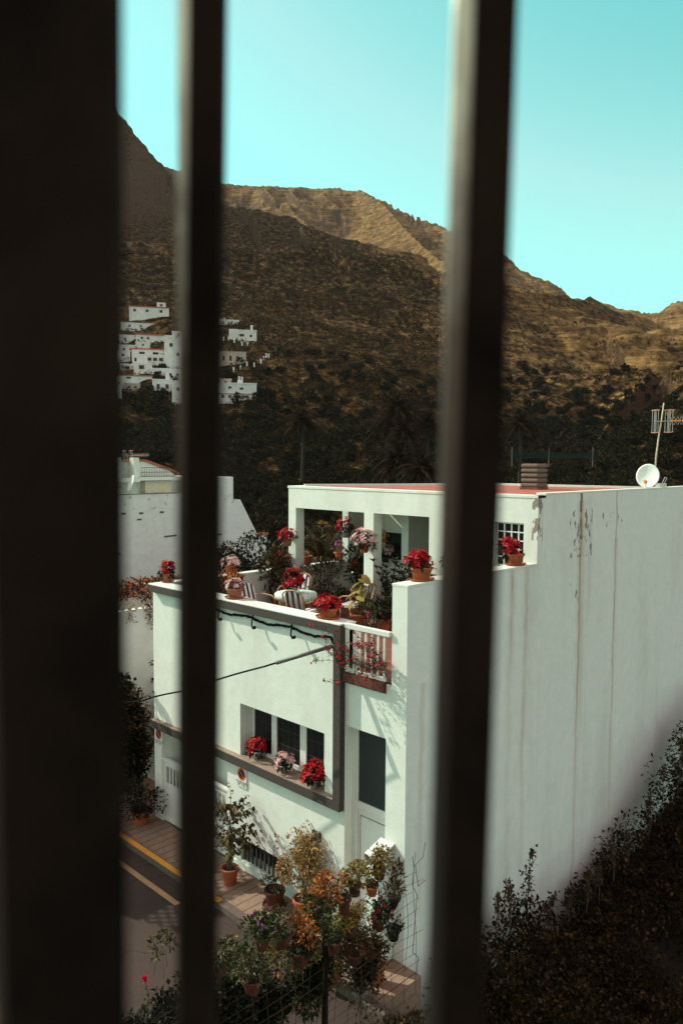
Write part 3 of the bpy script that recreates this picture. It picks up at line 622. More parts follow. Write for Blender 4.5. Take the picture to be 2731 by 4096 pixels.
# ------------------------------------------------------------------ things fixed to the house
def sign(px, py, label):
    c = onY(px, py, 9.33); t = empty('parking_sign', (c[0], 9.335, c[2]), label, 'sign', 'no parking plates on the facade')
    w, h_ = 0.158, 0.215
    q = MB(); q.box(c[0]-w, c[0]+w, 9.332, 9.345, c[2]-h_, c[2]+h_); q.build('plate', 'paint_white_metal', t)
    def disc(r0, r1, y, nm, mt):
        v = []; f = []; n = 40; cz = c[2]+0.055
        for k in range(n):
            a = 2*math.pi*k/n
            for r in (r0, r1): v.append((c[0]+r*math.cos(a), y, cz+r*math.sin(a)))
        for k in range(n): f.append((2*k, 2*k+1, (2*k+3) % (2*n), (2*k+2) % (2*n)))
        q = MB(); q.add(v, f)
        if nm == 'red_ring':
            a = math.radians(-45-0); dx, dz = math.cos(a)*0.115, math.sin(a)*0.115; px_, pz = -math.sin(a)*0.011, math.cos(a)*0.011
            q.add([(c[0]-dx+px_, y-0.0008, cz-dz+pz), (c[0]-dx-px_, y-0.0008, cz-dz-pz), (c[0]+dx-px_, y-0.0008, cz+dz-pz), (c[0]+dx+px_, y-0.0008, cz+dz+pz)], [(0, 1, 2, 3)])
        q.build(nm, mt, t)
    disc(0.0, 0.10, 9.3305, 'blue_disc', 'sign_blue'); disc(0.095, 0.125, 9.3295, 'red_ring', 'sign_red')
    for txt, sz, z in (('VADO PERMANENTE', 0.034, -0.125), ('Nº 193', 0.062, -0.188)):
        cu = bpy.data.curves.new('plate_text', 'FONT'); cu.body = txt; cu.size = sz*1.35; cu.align_x = 'CENTER'; cu.extrude = 0.0005
        to = bpy.data.objects.new('plate_text', cu); dg = bpy.context.evaluated_depsgraph_get
        COL.objects.link(to); bpy.context.view_layer.update(); me = bpy.data.meshes.new_from_object(to.evaluated_get(dg())); bpy.data.objects.remove(to)
        me.materials.clear(); me.materials.append(MT('sign_text')); o = bpy.data.objects.new('plate_text', me); COL.objects.link(o); o.parent = t
        o.rotation_euler = (math.radians(90), 0, 0); o.location = (0, -0.005, z)
sign(634.5, 2945, 'no parking plate at the far left corner of the facade, under the ledge')
sign(966, 3108, 'no parking plate right of the garage, above the tall potted ficus')
def cable():
    q = MB(); a = np.array([-9.34, 9.20, 5.02]); b = onY(1105, 2652, 8.62)
    q.tube([a, b], 0.034, 10); q.tube([a, a+np.array([0.01, .06, -0.02]), a+np.array([0.03, .12, -0.2])], 0.03, 8)
    tag(q.build('conduit_pipe', 'conduit', smooth=True), 'thin grey pipe slanting out from the top of the grey pillar', 'pipe')
    pts = [onY(x, y, Y) for x, y, Y in ((1108, 2650, 8.62), (1060, 2666, 8.6), (1000, 2680, 8.57), (940, 2697, 8.54), (860, 2722, 8.5), (790, 2745, 8.4), (720, 2766, 8.35), (660, 2778, 8.3), (615, 2787, 8.25), (560, 2806, 8.2), (470, 2812, 8.1), (300, 2830, 7.9), (0, 2850, 7.6), (-600, 2850, 7))]
    q = MB(); q.tube([p_+np.array([0, 0, 0.004*math.sin(i*2.1)]) for i, p_ in enumerate(pts)], 0.017, 7)
    tag(q.build('overhead_cable', 'cable_black', smooth=True), 'black cable sagging across the white facade to the left from the slanting pipe', 'cable')
    t = empty('wall_cable', (-11.2, 9.3, 5.1), 'twisted black cable with hooks clipped under the grey edge of the terrace', 'cable')
    q = MB(); n = 46
    P = []
    for i in range(n):
        u = i/(n-1); x = -13.0+u*3.62; z = 5.19-0.055*math.sin(u*math.pi*3)**2-0.045*u+(-0.10 if u > 0.985 else 0); P.append((x, 9.305+0.01*math.sin(i*1.9), z+0.008*math.sin(i*2.7)))
    q.tube(P, 0.022, 6); q.tube([(a_, b_+0.012*math.sin(i*1.2), c_+0.02*math.cos(i*1.2)) for i, (a_, b_, c_) in enumerate(P)], 0.014, 5); q.build('strand', 'cable_black', t, smooth=True)
    for x in (-12.62, -11.55, -10.42):
        q = MB(); q.tube([(x, 9.33, 5.29), (x, 9.27, 5.24), (x+0.005, 9.24, 5.12), (x+0.02, 9.22, 5.04), (x+0.09, 9.20, 5.0), (x+0.14, 9.21, 5.03)], [0.012, 0.015, 0.015, 0.016, 0.024, 0.034], 6); q.build('hook', 'cable_black', t, smooth=True)
    t = None
cable()
def chimney():
    c = onZ(2115, 1957, 7.55); c[0] -= 0.0
    t = empty('roof_chimney', (c[0], c[1]+0.2, 7.55), 'squat grey concrete chimney of stacked slabs standing on the red roof', 'chimney')
    x, y = c[0], c[1]+0.22; s_ = 0.235
    q = MB(); q.box(x-s_-0.01, x+s_+0.01, y-s_-0.01, y+s_+0.01, 7.55, 7.60); q.build('base', 'tile_red', t)
    z = 7.60
    for k in range(5):
        e = 0.245 if k == 0 else 0.235; hh = 0.095
        q = MB(); q.box(x-e, x+e, y-e, y+e, z, z+hh); q.build('slab', 'concrete_grey', t, bev=0.034); z += hh
        if k < 4: q = MB(); q.box(x-e+0.05, x+e-0.05, y-e+0.05, y+e-0.05, z, z+0.022); q.build('slot', 'glass_dark', t); z += 0.022
chimney()
def dish(c, r, n, label, rz, tiltup, mast=True, nm='satellite_dish'):
    """c centre, r radius, n facing direction"""
    t = empty(nm, (c[0], c[1], c[2]-r), label, 'satellite dish'); n = np.array(n, float); n /= np.linalg.norm(n)
    a = np.cross([0, 0, 1], n); a /= np.linalg.norm(a); b = np.cross(n, a); v = []; f = []; R_ = 8; K = 32
    for s_ in (0, 1):
        for i in range(R_+1):
            for k in range(K):
                rr_ = r*i/R_; q_ = 2*math.pi*k/K
                v.append(np.array(c)+a*rr_*math.cos(q_)*0.93+b*rr_*math.sin(q_)*1.03+n*(0.16*r*(i/R_)**2-s_*0.02))
    m_ = (R_+1)*K
    for s_ in (0, 1):
        for i in range(R_):
            for k in range(K):
                q4 = (s_*m_+i*K+k, s_*m_+i*K+(k+1) % K, s_*m_+(i+1)*K+(k+1) % K, s_*m_+(i+1)*K+k); f.append(q4 if s_ == 0 else q4[::-1])
    for k in range(K): f.append((R_*K+k, R_*K+(k+1) % K, m_+R_*K+(k+1) % K, m_+R_*K+k))
    q = MB(); q.add(v, f).build('reflector', 'dish_paint', t, smooth=True)
    low = np.array(c)-b*r*1.0; hd = np.array(c)-b*r*0.72+n*r*1.25
    q = MB(); q.tube([low, low*0.5+hd*0.5-b*0.05, hd], 0.012, 6); q.tube([np.array(c)-b*r*0.6, low-n*0.06, low-n*0.05+np.array([0, 0, -0.06])], 0.015, 6); q.build('arm', 'alu', t)
    q = MB(); q.tube([hd+n*0.05, hd-n*0.07], [0.028, 0.045], 10); q.build('receiver', 'orange_plastic', t)
    q = MB(); q.tube([np.array(c)-n*0.02, np.array(c)-n*0.12, np.array(c)-n*0.14+np.array([0, 0, -r-0.04])], 0.022, 8); q.build('bracket', 'alu', t)
    return t
d0 = onX(2590, 1905, -7.95)
dish((d0[0], d0[1], d0[2]), 0.29, (0.25, -1.0, 0.25), 'white satellite dish on the top edge of the stained side wall, beside the antenna mast', 0, 0)
def antenna(base, pts, nm, label, yaw, s=1.0):
    t = empty(nm, base, label, 'antenna')
    q = MB(); q.tube(pts, [0.022*s, 0.022*s, 0.019*s, 0.017*s, 0.015*s][:len(pts)], 8); q.build('mast', 'mast_paint', t, smooth=True)
    top = np.array(pts[-2]); dx = np.array([math.cos(yaw), math.sin(yaw), 0.04]); sd = np.array([-dx[1], dx[0], 0])
    b0 = top-dx*0.06*s
    q = MB(); q.tube([b0-dx*0.12*s, b0+dx*1.25*s], 0.011*s, 6); q.build('boom', 'alu', t)
    for o_, ww in ((-0.10, 0.16), (0.26, 0.20)):
        q = MB(); cc = b0+dx*o_*s
        for zz in (-0.27, 0.27): q.tube([cc+dx*(-ww/2)*s+np.array([0, 0, zz*s])+sd*0.05*s, cc+np.array([0, 0, (zz*1.05)*s]), cc+dx*(ww/2)*s+np.array([0, 0, zz*s])-sd*0.05*s], 0.012*s, 6)
        q.build('reflector_edge', 'pink_metal', t)
        q = MB(); q.tube([cc+np.array([0, 0, -0.28*s]), cc+np.array([0, 0, 0.28*s])], 0.007*s, 5)
        for k in range(4): e = (-0.5+k/3)*ww*s; q.tube([cc+dx*e+np.array([0, 0, -0.27*s]), cc+dx*e+np.array([0, 0, 0.27*s])], 0.005*s, 5)
        q.build('reflector_rods', 'alu', t)
    q = MB(); q2 = MB()
    for k in range(9):
        e = b0+dx*(0.34+0.1*k)*s; q.tube([e-dx*0.02*s, e+dx*0.045*s], 0.026*s, 6)
        for sg in (-1, 1): q2.tube([e, e+sd*sg*0.07*s+np.array([0, 0, 0.10*s]) ], 0.005*s, 4); q2.tube([e, e+sd*sg*0.07*s-np.array([0, 0, 0.10*s])], 0.005*s, 4)
    q.build('clip', 'orange_plastic', t); q2.build('director', 'alu', t)
mp = [onX(2617, 1905, -7.96), onX(2622, 1830, -7.96), onX(2632, 1750, -7.96), onX(2643, 1685, -7.96), onX(2653, 1612, -7.96)]
antenna(mp[0], mp, 'tv_antenna', 'tall tv antenna mast with orange clips and pink reflectors above the side wall', YAW+0.12, 1.0)
q = MB(); bb = onX(2640, 1944, -7.9); q.box(bb[0]-0.06, bb[0]+0.06, bb[1]-0.18, bb[1]+0.22, 7.60, 7.69); q.tube([bb+np.array([0, 0.1, 0.08]), bb+np.array([0, 0.25, 0.22]), bb+np.array([0, 0.38, 0.2]), bb+np.array([0, 0.2, 0.05])], 0.008, 6)
tag(q.build('junction_box', 'alu', bev=0.01), 'small pale junction box with a wire loop on the wall top right of the dish', 'junction box')

# ------------------------------------------------------------------ neighbour building on the left
def neighbour():
    X = -28.0; h = empty('neighbour_building', (X, 18, 0), 'big white neighbouring building at the left with chimneys, roof railing and sloping end wall', 'building')
    q = MB()
    q.prism([(8, -3), (26, -3), (26, 3.0), (24, 3.0), (23.17, 4.07), (21.75, 6.43), (21.35, 6.43), (21.35, 7.47), (18.9, 7.47), (18.9, 6.80), (8, 6.80)], 0, X-6, X)
    q.build('side_wall', 'plaster_neighbour', h)
    q = MB(); q.prism([(9, 6.7), (21.3, 6.7), (21.3, 7.47), (18.9, 7.44), (18.5, 7.75), (17.25, 8.14), (9, 8.14)], 0, X-6.5, X-0.7); q.build('upper_storey', 'plaster_white', h)
    q = MB(); q.prism([(8.9, 8.141), (17.25, 8.141), (18.5, 7.752), (18.9, 7.60), (18.95, 7.67), (18.5, 7.84), (17.3, 8.23), (8.9, 8.23)], 0, X-6.6, X-0.62); q.build('roof_edge', 'roof_red', h)
    q = MB(); q.box(X-0.03, X+0.03, 8, 18.5, 6.80, 6.84); q.build('parapet_cap', 'sill_stone', h)
    q = MB(); q.box(X-0.69, X-0.30, 17.05, 18.3, 6.84, 7.34); q.build('roof_box', 'plaster_cream', h)
    for y in (15.80, 16.62):
        q = MB(); q.box(X-0.55, X-0.25, y-0.13, y+0.13, 7.3, 8.30); q.build('chimney', 'plaster_white', h); 
        q = MB(); q.lathe((X-0.4, y, 8.30), [(0.10, 0), (0.10, 0.05), (0.13, 0.05), (0.13, 0.1)], 12); q.build('chimney_cap', 'glass_dark', h)
    q = MB(); 
    for i in range(15): y = 16.85+i*0.118; q.tube([(X-0.2, y, 7.52), (X-0.2, y, 7.89)], 0.008, 4)
    for z in (7.53, 7.7, 7.89): q.tube([(X-0.2, 16.8, z), (X-0.2, 18.6, z)], 0.01, 4)
    q.build('roof_railing', 'iron_rust', h)
    q = MB(); q.box(X-0.6, X-0.1, 16.7, 18.7, 7.36, 7.50); q.box(X-0.4, X-0.1, 8, 16.7, 7.30, 7.48); q.build('roof_slab', 'plaster_white', h)
    q = MB()
    for (px, py, w_, hh) in ((495, 2055, 17, 9), (565, 2053, 17, 9), (648, 2049, 16, 9), (558, 2078, 18, 8), (665, 2146, 16, 8), (682, 2144, 16, 8), (699, 2142, 16, 8), (474, 2216, 16, 8), (466, 2140, 9, 6), (875, 2138, 22, 9)):
        a = onX(px-w_/2, py+hh/2, X); b = onX(px+w_/2, py-hh/2, X); q.box(X-0.03, X+0.012, a[1], b[1], a[2], b[2])
    q.build('vent_brick', 'concrete_grey', h)
def zc(t):
    g = t.nodes.new('ShaderNodeNewGeometry'); s_ = t.nodes.new('ShaderNodeSeparateXYZ'); t.links.new(g.outputs['Position'], s_.inputs[0]); return s_.outputs[2]
mottled('plaster_cream', (0.50, 0.42, 0.30), (0.60, 0.52, 0.40), 6, 0.9, 0.2)
mottled('plaster_neighbour', (0.56, 0.54, 0.52), (0.66, 0.635, 0.61), 3, 0.9, 0.3, 0.01,
        extra=lambda t, v, c: mixc(t, mth(t, 'MULTIPLY', mth(t, 'GREATER_THAN', noise(t, 3.5, 5, 0.7, coords(t, (1, 1, 1.4))), 0.60), ramp(t, mth(t, 'ABSOLUTE', mth(t, 'SUBTRACT', zc(t), 6.45)), [(0.0, (0.7, 0.7, 0.7)), (0.33, (0.7, 0.7, 0.7)), (0.36, (0, 0, 0))])), c, (0.30, 0.24, 0.18)))
neighbour()
dn = onX(527, 1935, -27.4); dish(dn, 0.33, (-0.25, -0.95, 0.3), 'small white satellite dish on the roof of the neighbouring building, seen edge on', 0, 0)
m0 = onX(514, 1922, -28.3)
antenna(m0, [m0, m0+np.array([0, -.02, .5]), m0+np.array([0, -.03, .8]), m0+np.array([0, -.04, 1.0]), m0+np.array([0, -.05, 1.1])], 'tv_antenna', 'small orange tv antenna between the two roof chimneys of the neighbouring building', YAW+0.1, 0.75)
def vine_wall():
    X = -18.0; h = empty('garden_wall', (X, 10.5, 1), 'white garden wall with a pierced block lattice on top beyond the corner of the house', 'wall')
    q = MB(); q.box(X-0.25, X, 5, 12.0, -1, 4.26); q.build('wall_base', 'plaster_neighbour', h)
    q = MB()
    y = 5.0
    while y < 11.9:
        for z in np.arange(4.26, 4.9, 0.2):
            q.tube([(X-0.1, y, z), (X-0.1, y+0.2, z+0.2)], 0.022, 4); q.tube([(X-0.1, y+0.2, z), (X-0.1, y, z+0.2)], 0.022, 4)
        y += 0.2
    q.box(X-0.2, X, 5, 12.0, 4.86, 4.93); q.build('block_lattice', 'plaster_cream', h)
vine_wall()

# ------------------------------------------------------------------ village on the hillside
def vhouse(x0, y0, x1, y1, label, roof='flat', wins=(), wall='plaster_village', tower=None, depth=7.0, extra=None, grp='white houses of the hillside village', yaw=0.0):
    base, D = hit((x0+x1)/2, y1)
    D = D-1.5
    p0 = onD((x0+x1)/2, y1, D); sc = D/math.hypot(*ray((x0+x1)/2, y1)[:2])/FPX*np.linalg.norm(ray((x0+x1)/2, y1))*1.0
    wid = (x1-x0)*sc*0.98; hgt = (y1-y0)*sc
    h = empty('village_house', (p0[0], p0[1], p0[2]), label, 'house', grp)
    ang = math.atan2(p0[1], p0[0])-math.pi/2+yaw   # front faces the viewer's valley side
    ex = np.array([math.cos(ang), math.sin(ang), 0]); ey = np.array([-math.sin(ang), math.cos(ang), 0]); ez = np.array([0, 0, 1.0])
    def bx(q, u0, u1, d0, d1, z0, z1):
        c = p0+ex*(u0+u1)/2+ey*(d0+d1)/2+ez*(z0+z1)/2; q.obox(c, ex*(u1-u0)/2, ey*(d1-d0)/2, ez*(z1-z0)/2)
    q = MB(); bx(q, -wid/2, wid/2, 0, depth, -6, hgt); q.build('wall', wall, h)
    q = MB()
    if roof == 'red': bx(q, -wid/2-0.3, wid/2+0.3, -0.35, depth, hgt, hgt+0.25); q.build('roof', 'roof_red', h)
    else:
        bx(q, -wid/2-0.1, wid/2+0.1, -0.1, 0.15, hgt-0.05, hgt+0.3); q.build('roof', wall, h)
    for (u, v_, w_, hh) in wins:        # fractions of the front
        w_ *= 0.75; hh = min(hh*0.8, hgt*0.5)
        q = MB(); bx(q, -wid/2+u*wid-w_/2, -wid/2+u*wid+w_/2, -0.05, 0.1, v_*hgt-hh/2, v_*hgt+hh/2); f_ = q.build('window', 'window_brown', h)
        q = MB(); bx(q, -wid/2+u*wid-w_/2+0.14, -wid/2+u*wid+w_/2-0.14, -0.07, -0.052, v_*hgt-hh/2+0.14, v_*hgt+hh/2-0.14); q.build('pane', 'glass_dark', f_)
    if tower: 
        u0, u1, hh = tower; q = MB(); bx(q, -wid/2+u0*wid, -wid/2+u1*wid, 0.4, 4, hgt, hgt+hh); q.build('roof_room', wall, h)
        q = MB(); bx(q, -wid/2+(u0+u1)/2*wid-0.5, -wid/2+(u0+u1)/2*wid+0.4, 0.3, 0.42, hgt+0.6, hgt+1.4); q.build('window', 'window_brown', h)
    if extra: extra(h, bx, wid, hgt)
mottled('plaster_village', (0.48, 0.47, 0.46), (0.64, 0.625, 0.61), 0.8, 0.9, 0.0)
mottled('plaster_ochre', (0.30, 0.24, 0.20), (0.42, 0.35, 0.30), 0.8, 0.9, 0.0)
mottled('window_brown', (0.10, 0.05, 0.035), (0.16, 0.08, 0.05), 1, 0.8, 0.0)
vh = vhouse
vh(523, 1232, 672, 1270, 'long low white house standing alone highest above the village, small room on its roof', 'red', ((.14, .65, 1.3, 1.1), (.45, .65, 1.3, 1.1), (.8, .65, 1.3, 1.1)), tower=(.7, .92, 1.9))
vh(490, 1298, 655, 1314, 'low broken terrace house hidden among bushes below the highest house', 'flat', ((.2, .5, .9, .8), (.45, .5, .9, .8), (.7, .5, .9, .8)), depth=4)
vh(480, 1345, 552, 1368, 'small white house at the far left under the terrace wall', 'flat', ((.3, .5, .8, .8),))
vh(548, 1342, 662, 1366, 'white house with a long red roof above the dense cluster', 'red', ((.2, .5, .9, .9), (.4, .5, .9, .9)), depth=5)
vh(662, 1348, 700, 1390, 'narrow tall white house with twin top windows at the right of the cluster', 'flat', ((.5, .75, 1.4, .8),), depth=6)
vh(660, 1365, 735, 1475, 'tallest white house of the cluster with one dark square window', 'flat', ((.35, .82, 1.2, 1.2), (.7, .5, 1, 1)), depth=8)
vh(478, 1385, 542, 1412, 'pale house with small square openings at the left end of the cluster', 'flat', ((.3, .5, .9, .8), (.7, .5, .9, .8)))
vh(465, 1408, 520, 1440, 'pale blue tinted house partly hidden by the post at the left', 'flat', ((.5, .6, .9, .8),))
vh(532, 1400, 660, 1425, 'white house with wide red eaves and an open gallery in the middle of the cluster', 'red', ((.3, .4, 2.0, 1.1), (.7, .4, 2.0, 1.1)), depth=5)
vh(533, 1424, 665, 1458, 'long white house with a row of three windows', 'flat', ((.1, .5, .8, 1.3), (.5, .6, 1.4, 1.1), (.66, .6, 1.4, 1.1), (.83, .6, 1.4, 1.1)), depth=6)
vh(482, 1460, 538, 1480, 'small white house with one framed dark window, left of its twin', 'flat', ((.5, .5, 1.7, 1.2),))
vh(538, 1458, 608, 1492, 'white house with stepped corner and one dark window near the trees', 'flat', ((.42, .65, 1.8, 1.3),))
vh(480, 1505, 605, 1520, 'low white garden house with a brown shed roof', 'red', ((.3, .5, 1.5, .8),), depth=4)
vh(455, 1518, 487, 1602, 'tall narrow white gable at the left edge beside the post', 'flat', ((.7, .8, .5, .5),))
vh(612, 1523, 687, 1562, 'white house with two reddish shutters on the lowest row', 'flat', ((.3, .4, 1.1, 1.5), (.75, .4, 1.1, 1.5)))
vh(690, 1530, 750, 1600, 'pale house half hidden behind the middle grille bar', 'flat', ((.4, .6, 1, 1),))
vh(600, 1478, 668, 1500, 'small white house with its side half sunk in trees above the two shuttered windows', 'flat', ((.6, .5, .9, .8),), depth=5)
vh(664, 1482, 742, 1516, 'broad white house below the tallest one, with two small windows', 'flat', ((.25, .5, .9, .8), (.6, .5, .9, .8)), depth=6)
vh(545, 1372, 600, 1388, 'little white hut under the long red roof', 'flat', ((.5, .5, .8, .7),), depth=4)
vh(690, 1330, 740, 1348, 'small pale house at the top right end of the left cluster', 'flat', ((.5, .5, .8, .7),), depth=4)
vh(500, 1538, 560, 1556, 'pale ruined wall among the trees at the lowest left of the village', 'flat', ((.3, .4, .9, .9), (.7, .4, .9, .9)), wall='plaster_ochre', depth=4)
# right of the bar
vh(860, 1283, 955, 1299, 'long low white house at the top right of the village', 'flat', ((.35, .4, .8, .8), (.7, .4, .8, .8)), depth=5, tower=(.15, .45, 1.0))
def x1(h, bx, wid, hgt):
    q = MB(); bx(q, -wid/2-2.6, -wid/2, 0.8, 5, -3, hgt+0.6); q.build('side_wing', 'plaster_village', h)
    q = MB(); bx(q, wid*.18, wid*.3, 1, 2.2, hgt, hgt+1.9); q.build('chimney', 'plaster_village', h)
    q = MB(); bx(q, -wid/2, wid/2, -1.6, 0, -6, -0.05); q.build('basement', 'plaster_ochre', h)
vh(951, 1325, 1026, 1364, 'bright white house with balcony parapet on grey basement right of the bar', 'flat', ((.22, .55, 2.0, 1.0), (.7, .5, 1.0, 1.0)), extra=x1)
vh(870, 1412, 984, 1452, 'pinkish house with three tall dark doors', 'flat', ((.22, .45, .9, 1.9), (.46, .45, .9, 1.9), (.70, .45, .9, 1.9)), wall='plaster_ochre')
def x2(h, bx, wid, hgt):
    q = MB(); bx(q, wid*.02, wid*.16, 1, 3, hgt, hgt+1.1); bx(q, wid*.04, wid*.09, 1.2, 2, hgt+1.1, hgt+2.0); bx(q, wid*.11, wid*.16, 1.2, 2, hgt+1.1, hgt+1.9); q.build('water_tank', 'plaster_village', h)
    q = MB(); bx(q, -wid/2-.05, wid/2+.05, -0.12, -.01, hgt*.42, hgt*.47); q.build('cornice', 'roof_red', h)
    q = MB(); bx(q, wid/2, wid/2+1.8, 0.5, 3, -3, hgt*.1); q.build('annex', 'plaster_village', h)
vh(868, 1538, 1026, 1608, 'largest white village building with two rows of brown windows and tanks on its roof', 'flat', ((.15, .3, 1.0, .9), (.33, .3, 1.0, .9), (.55, .3, 1.0, .9), (.76, .3, 1.0, .9), (.33, .8, 1.2, .7), (.62, .75, 1.2, .7)), extra=x2)
vh(880, 1520, 925, 1540, 'small brownish house behind the largest village building', 'flat', ((.5, .5, .8, .8),), wall='plaster_ochre')
# stair posts leading up the slope
for px, py in ((903, 1488), (935, 1487), (963, 1480), (988, 1477), (1017, 1472), (1044, 1458), (1055, 1450), (1065, 1443), (1075, 1436), (1104, 1422), (895, 1363), (914, 1367), (938, 1373), (968, 1382), (990, 1387)):
    b_, D = hit(px, py); a_ = 0.14
    q = MB(); q.box(b_[0]-a_, b_[0]+a_, b_[1]-a_, b_[1]+a_, b_[2]-0.4, b_[2]+1.0); q.box(b_[0]-a_-.05, b_[0]+a_+.05, b_[1]-a_-.05, b_[1]+a_+.05, b_[2]+1.0, b_[2]+1.08)
    tag(q.build('path_post', 'plaster_village'), 'small white post beside the steep village path', 'post', 'white posts along the village path')
# green netting fence and bright odds and ends on the far terraces at the right
def netting():
    a = onD(2040, 1800, 120); b = onD(2380, 1800, 120); t = empty('netting_fence', (float((a[0]+b[0])/2), float((a[1]+b[1])/2), float(a[2]-1)), 'dark green netting fence on pale posts far beyond the red roof', 'fence')
    q = MB(); n = 24; v = []; f = []
    for i in range(n+1):
        u = i/n; c = a*(1-u)+b*u; sag = 0.35*math.sin(u*math.pi*2)**2*(0.6 if u < .5 else 1)+(-0.7*max(0, u-.9)*10 if u > .9 else 0)
        v += [(c[0], c[1], c[2]-1.2), (c[0], c[1], c[2]-0.3-sag*0.6), (c[0]-0.03, c[1]+0.03, c[2]-0.3-sag*0.6), (c[0]-0.03, c[1]+0.03, c[2]-1.2)]
    for i in range(n):
        for k in range(4): f.append((4*i+k, 4*i+(k+1) % 4, 4*i+4+(k+1) % 4, 4*i+4+k))
    q.add(v, f).build('net', 'net_green', t)
    for u in (0.02, 0.46, 0.97):
        c = a*(1-u)+b*u; q = MB(); q.box(c[0]-0.06, c[0]+0.06, c[1]-0.06, c[1]+0.06, c[2]-2.5, c[2]+0.4); q.build('post', 'concrete_grey', t)
netting()
# ------------------------------------------------------------------ potted plants
leafmat('leaf_taro', [(0.0, (0.14, 0.13, 0.025)), (0.5, (0.30, 0.26, 0.06)), (1.0, (0.50, 0.40, 0.10))])
leafmat('leaf_ficus', [(0.0, (0.035, 0.028, 0.008)), (0.5, (0.10, 0.078, 0.022)), (1.0, (0.22, 0.17, 0.06))])
leafmat('leaf_vine', [(0.0, (0.03, 0.012, 0.006)), (0.5, (0.14, 0.05, 0.02)), (1.0, (0.36, 0.14, 0.05))])
leafmat('leaf_straw2', [(0.0, (0.03, 0.026, 0.010)), (0.5, (0.09, 0.072, 0.028)), (1.0, (0.20, 0.15, 0.065))])
leafmat('leaf_palm', [(0.0, (0.012, 0.008, 0.004)), (0.5, (0.026, 0.016, 0.007)), (1.0, (0.075, 0.044, 0.019))], spec=0.03)
leafmat('leaf_slope', [(0.0, (0.012, 0.010, 0.004)), (0.6, (0.060, 0.038, 0.012)), (0.88, (0.15, 0.090, 0.028)), (1.0, (0.34, 0.20, 0.07))], trans=0.08, spec=0.03, rough=0.9)
leafmat('leaf_bush', [(0.0, (0.03, 0.02, 0.008)), (0.5, (0.10, 0.062, 0.024)), (1.0, (0.28, 0.19, 0.09))])
leafmat('leaf_creeper', [(0.0, (0.006, 0.009, 0.005)), (0.6, (0.03, 0.036, 0.02)), (0.9, (0.09, 0.10, 0.065)), (1.0, (0.26, 0.26, 0.18))])
leafmat('bract_bougain', [(0.0, (0.25, 0.006, 0.015)), (0.5, (0.50, 0.015, 0.04)), (1.0, (0.62, 0.04, 0.06))], 0.5, 0.3)
leafmat('leaf_wood', [(0.0, (0.007, 0.008, 0.004)), (0.55, (0.026, 0.026, 0.011)), (0.9, (0.075, 0.060, 0.026)), (1.0, (0.2, 0.16, 0.09))], trans=0.08, spec=0.03, rough=0.9)
leafmat('leaf_brown2', [(0.0, (0.006, 0.006, 0.003)), (0.5, (0.022, 0.019, 0.008)), (0.8, (0.07, 0.048, 0.022)), (1.0, (0.20, 0.13, 0.065))], trans=0.08, spec=0.03, rough=0.9)
def pot_mesh(t, c, r, h_, mat='terracotta', sx=1.0, sy=1.0, ang=0.0, saucer=True, rim=True, soil=True, tilt=None):
    """c = bottom centre"""
    z0 = 0.018 if saucer else 0.0
    prof = [(r*0.70, z0), (r*0.93, z0+h_*0.80)]+([(r*1.04, z0+h_*0.80), (r*1.06, z0+h_*0.98), (r*1.0, z0+h_)] if rim else [(r, z0+h_)])+[(r*0.90, z0+h_), (r*0.86, z0+h_*0.86)]
    q = MB(); q.lathe((0, 0, 0), prof, 26, sx, sy, ang)
    def put(q, name, mat, smooth=True):
        vs_ = []
        for (x, y, z) in q.v:
            p_ = Vector((x, y, z))
            if tilt: p_ = Matrix.Rotation(tilt[0], 3, Vector((math.cos(tilt[1]), math.sin(tilt[1]), 0))) @ p_
            vs_.append((p_.x+c[0], p_.y+c[1], p_.z+c[2]))
        q.v = vs_; o = q.build(name, mat, t, smooth=False)
        if smooth:
            o.data.polygons.foreach_set('use_smooth', [len(p_.vertices) == 4 for p_ in o.data.polygons])
            b = o.modifiers.new('bevel', 'BEVEL'); b.width = 0.002; b.segments = 2; b.limit_method = 'ANGLE'; b.angle_limit = 0.6
        return o
    put(q, 'pot', mat)
    if saucer:
        q = MB(); q.lathe((0, 0, 0), [(r*0.85, 0), (r*1.12, 0.012), (r*1.2, 0.036), (r*1.15, 0.036), (r*1.05, 0.016)], 26, sx, sy, ang); put(q, 'saucer', mat)
    if soil:
        q = MB(); q.lathe((0, 0, 0), [(r*0.86, z0+h_*0.84), (r*0.5, z0+h_*0.90)], 16, sx, sy, ang); put(q, 'soil', 'soil', False)
    return z0+h_
def stars(t, cen, nrm, size, mat, name='flowers', per=7, width=0.42, rs=RS, petal_up=0.25):
    """whorls of pointed bracts: every star is a ring of leaves around its own normal"""
    n = len(cen); nrm = unit(nrm); a = unit(np.cross(nrm, sph(n, rs))); b = np.cross(nrm, a); P = []; D = []; N = []; L = []
    for k in range(per):
        for ring, (up, ls) in enumerate(((petal_up, 1.0), (petal_up+0.55, 0.62))):
            if ring and k % 2: continue
            ph = 2*math.pi*(k+0.5*ring)/per+rs.rand(n)*0.5
            d = a*np.cos(ph)[:, None]+b*np.sin(ph)[:, None]+nrm*(up+0.25*(rs.rand(n)[:, None]-0.5))
            P.append(cen+nrm*0.004*ring); D.append(d); N.append(nrm); L.append(size*ls*(0.75+0.5*rs.rand(n)))
    P, D, N, L = map(np.concatenate, (P, D, N, L))
    return leaves(name, P, D, N, L, L*width, mat, t, droop=0.12)
def dome(c, rx, rz, n, rs=RS, low=-0.25, flat=1.0):
    d = sph(n*3, rs); d = d[d[:, 2] > low][:n]; d = np.concatenate([d, np.tile(d[:1], (n-len(d), 1))]) if len(d) < n else d
    k = (0.72+0.42*rs.rand(n, 1)); return np.array(c)+d*np.array([rx, rx, rz])*k, d
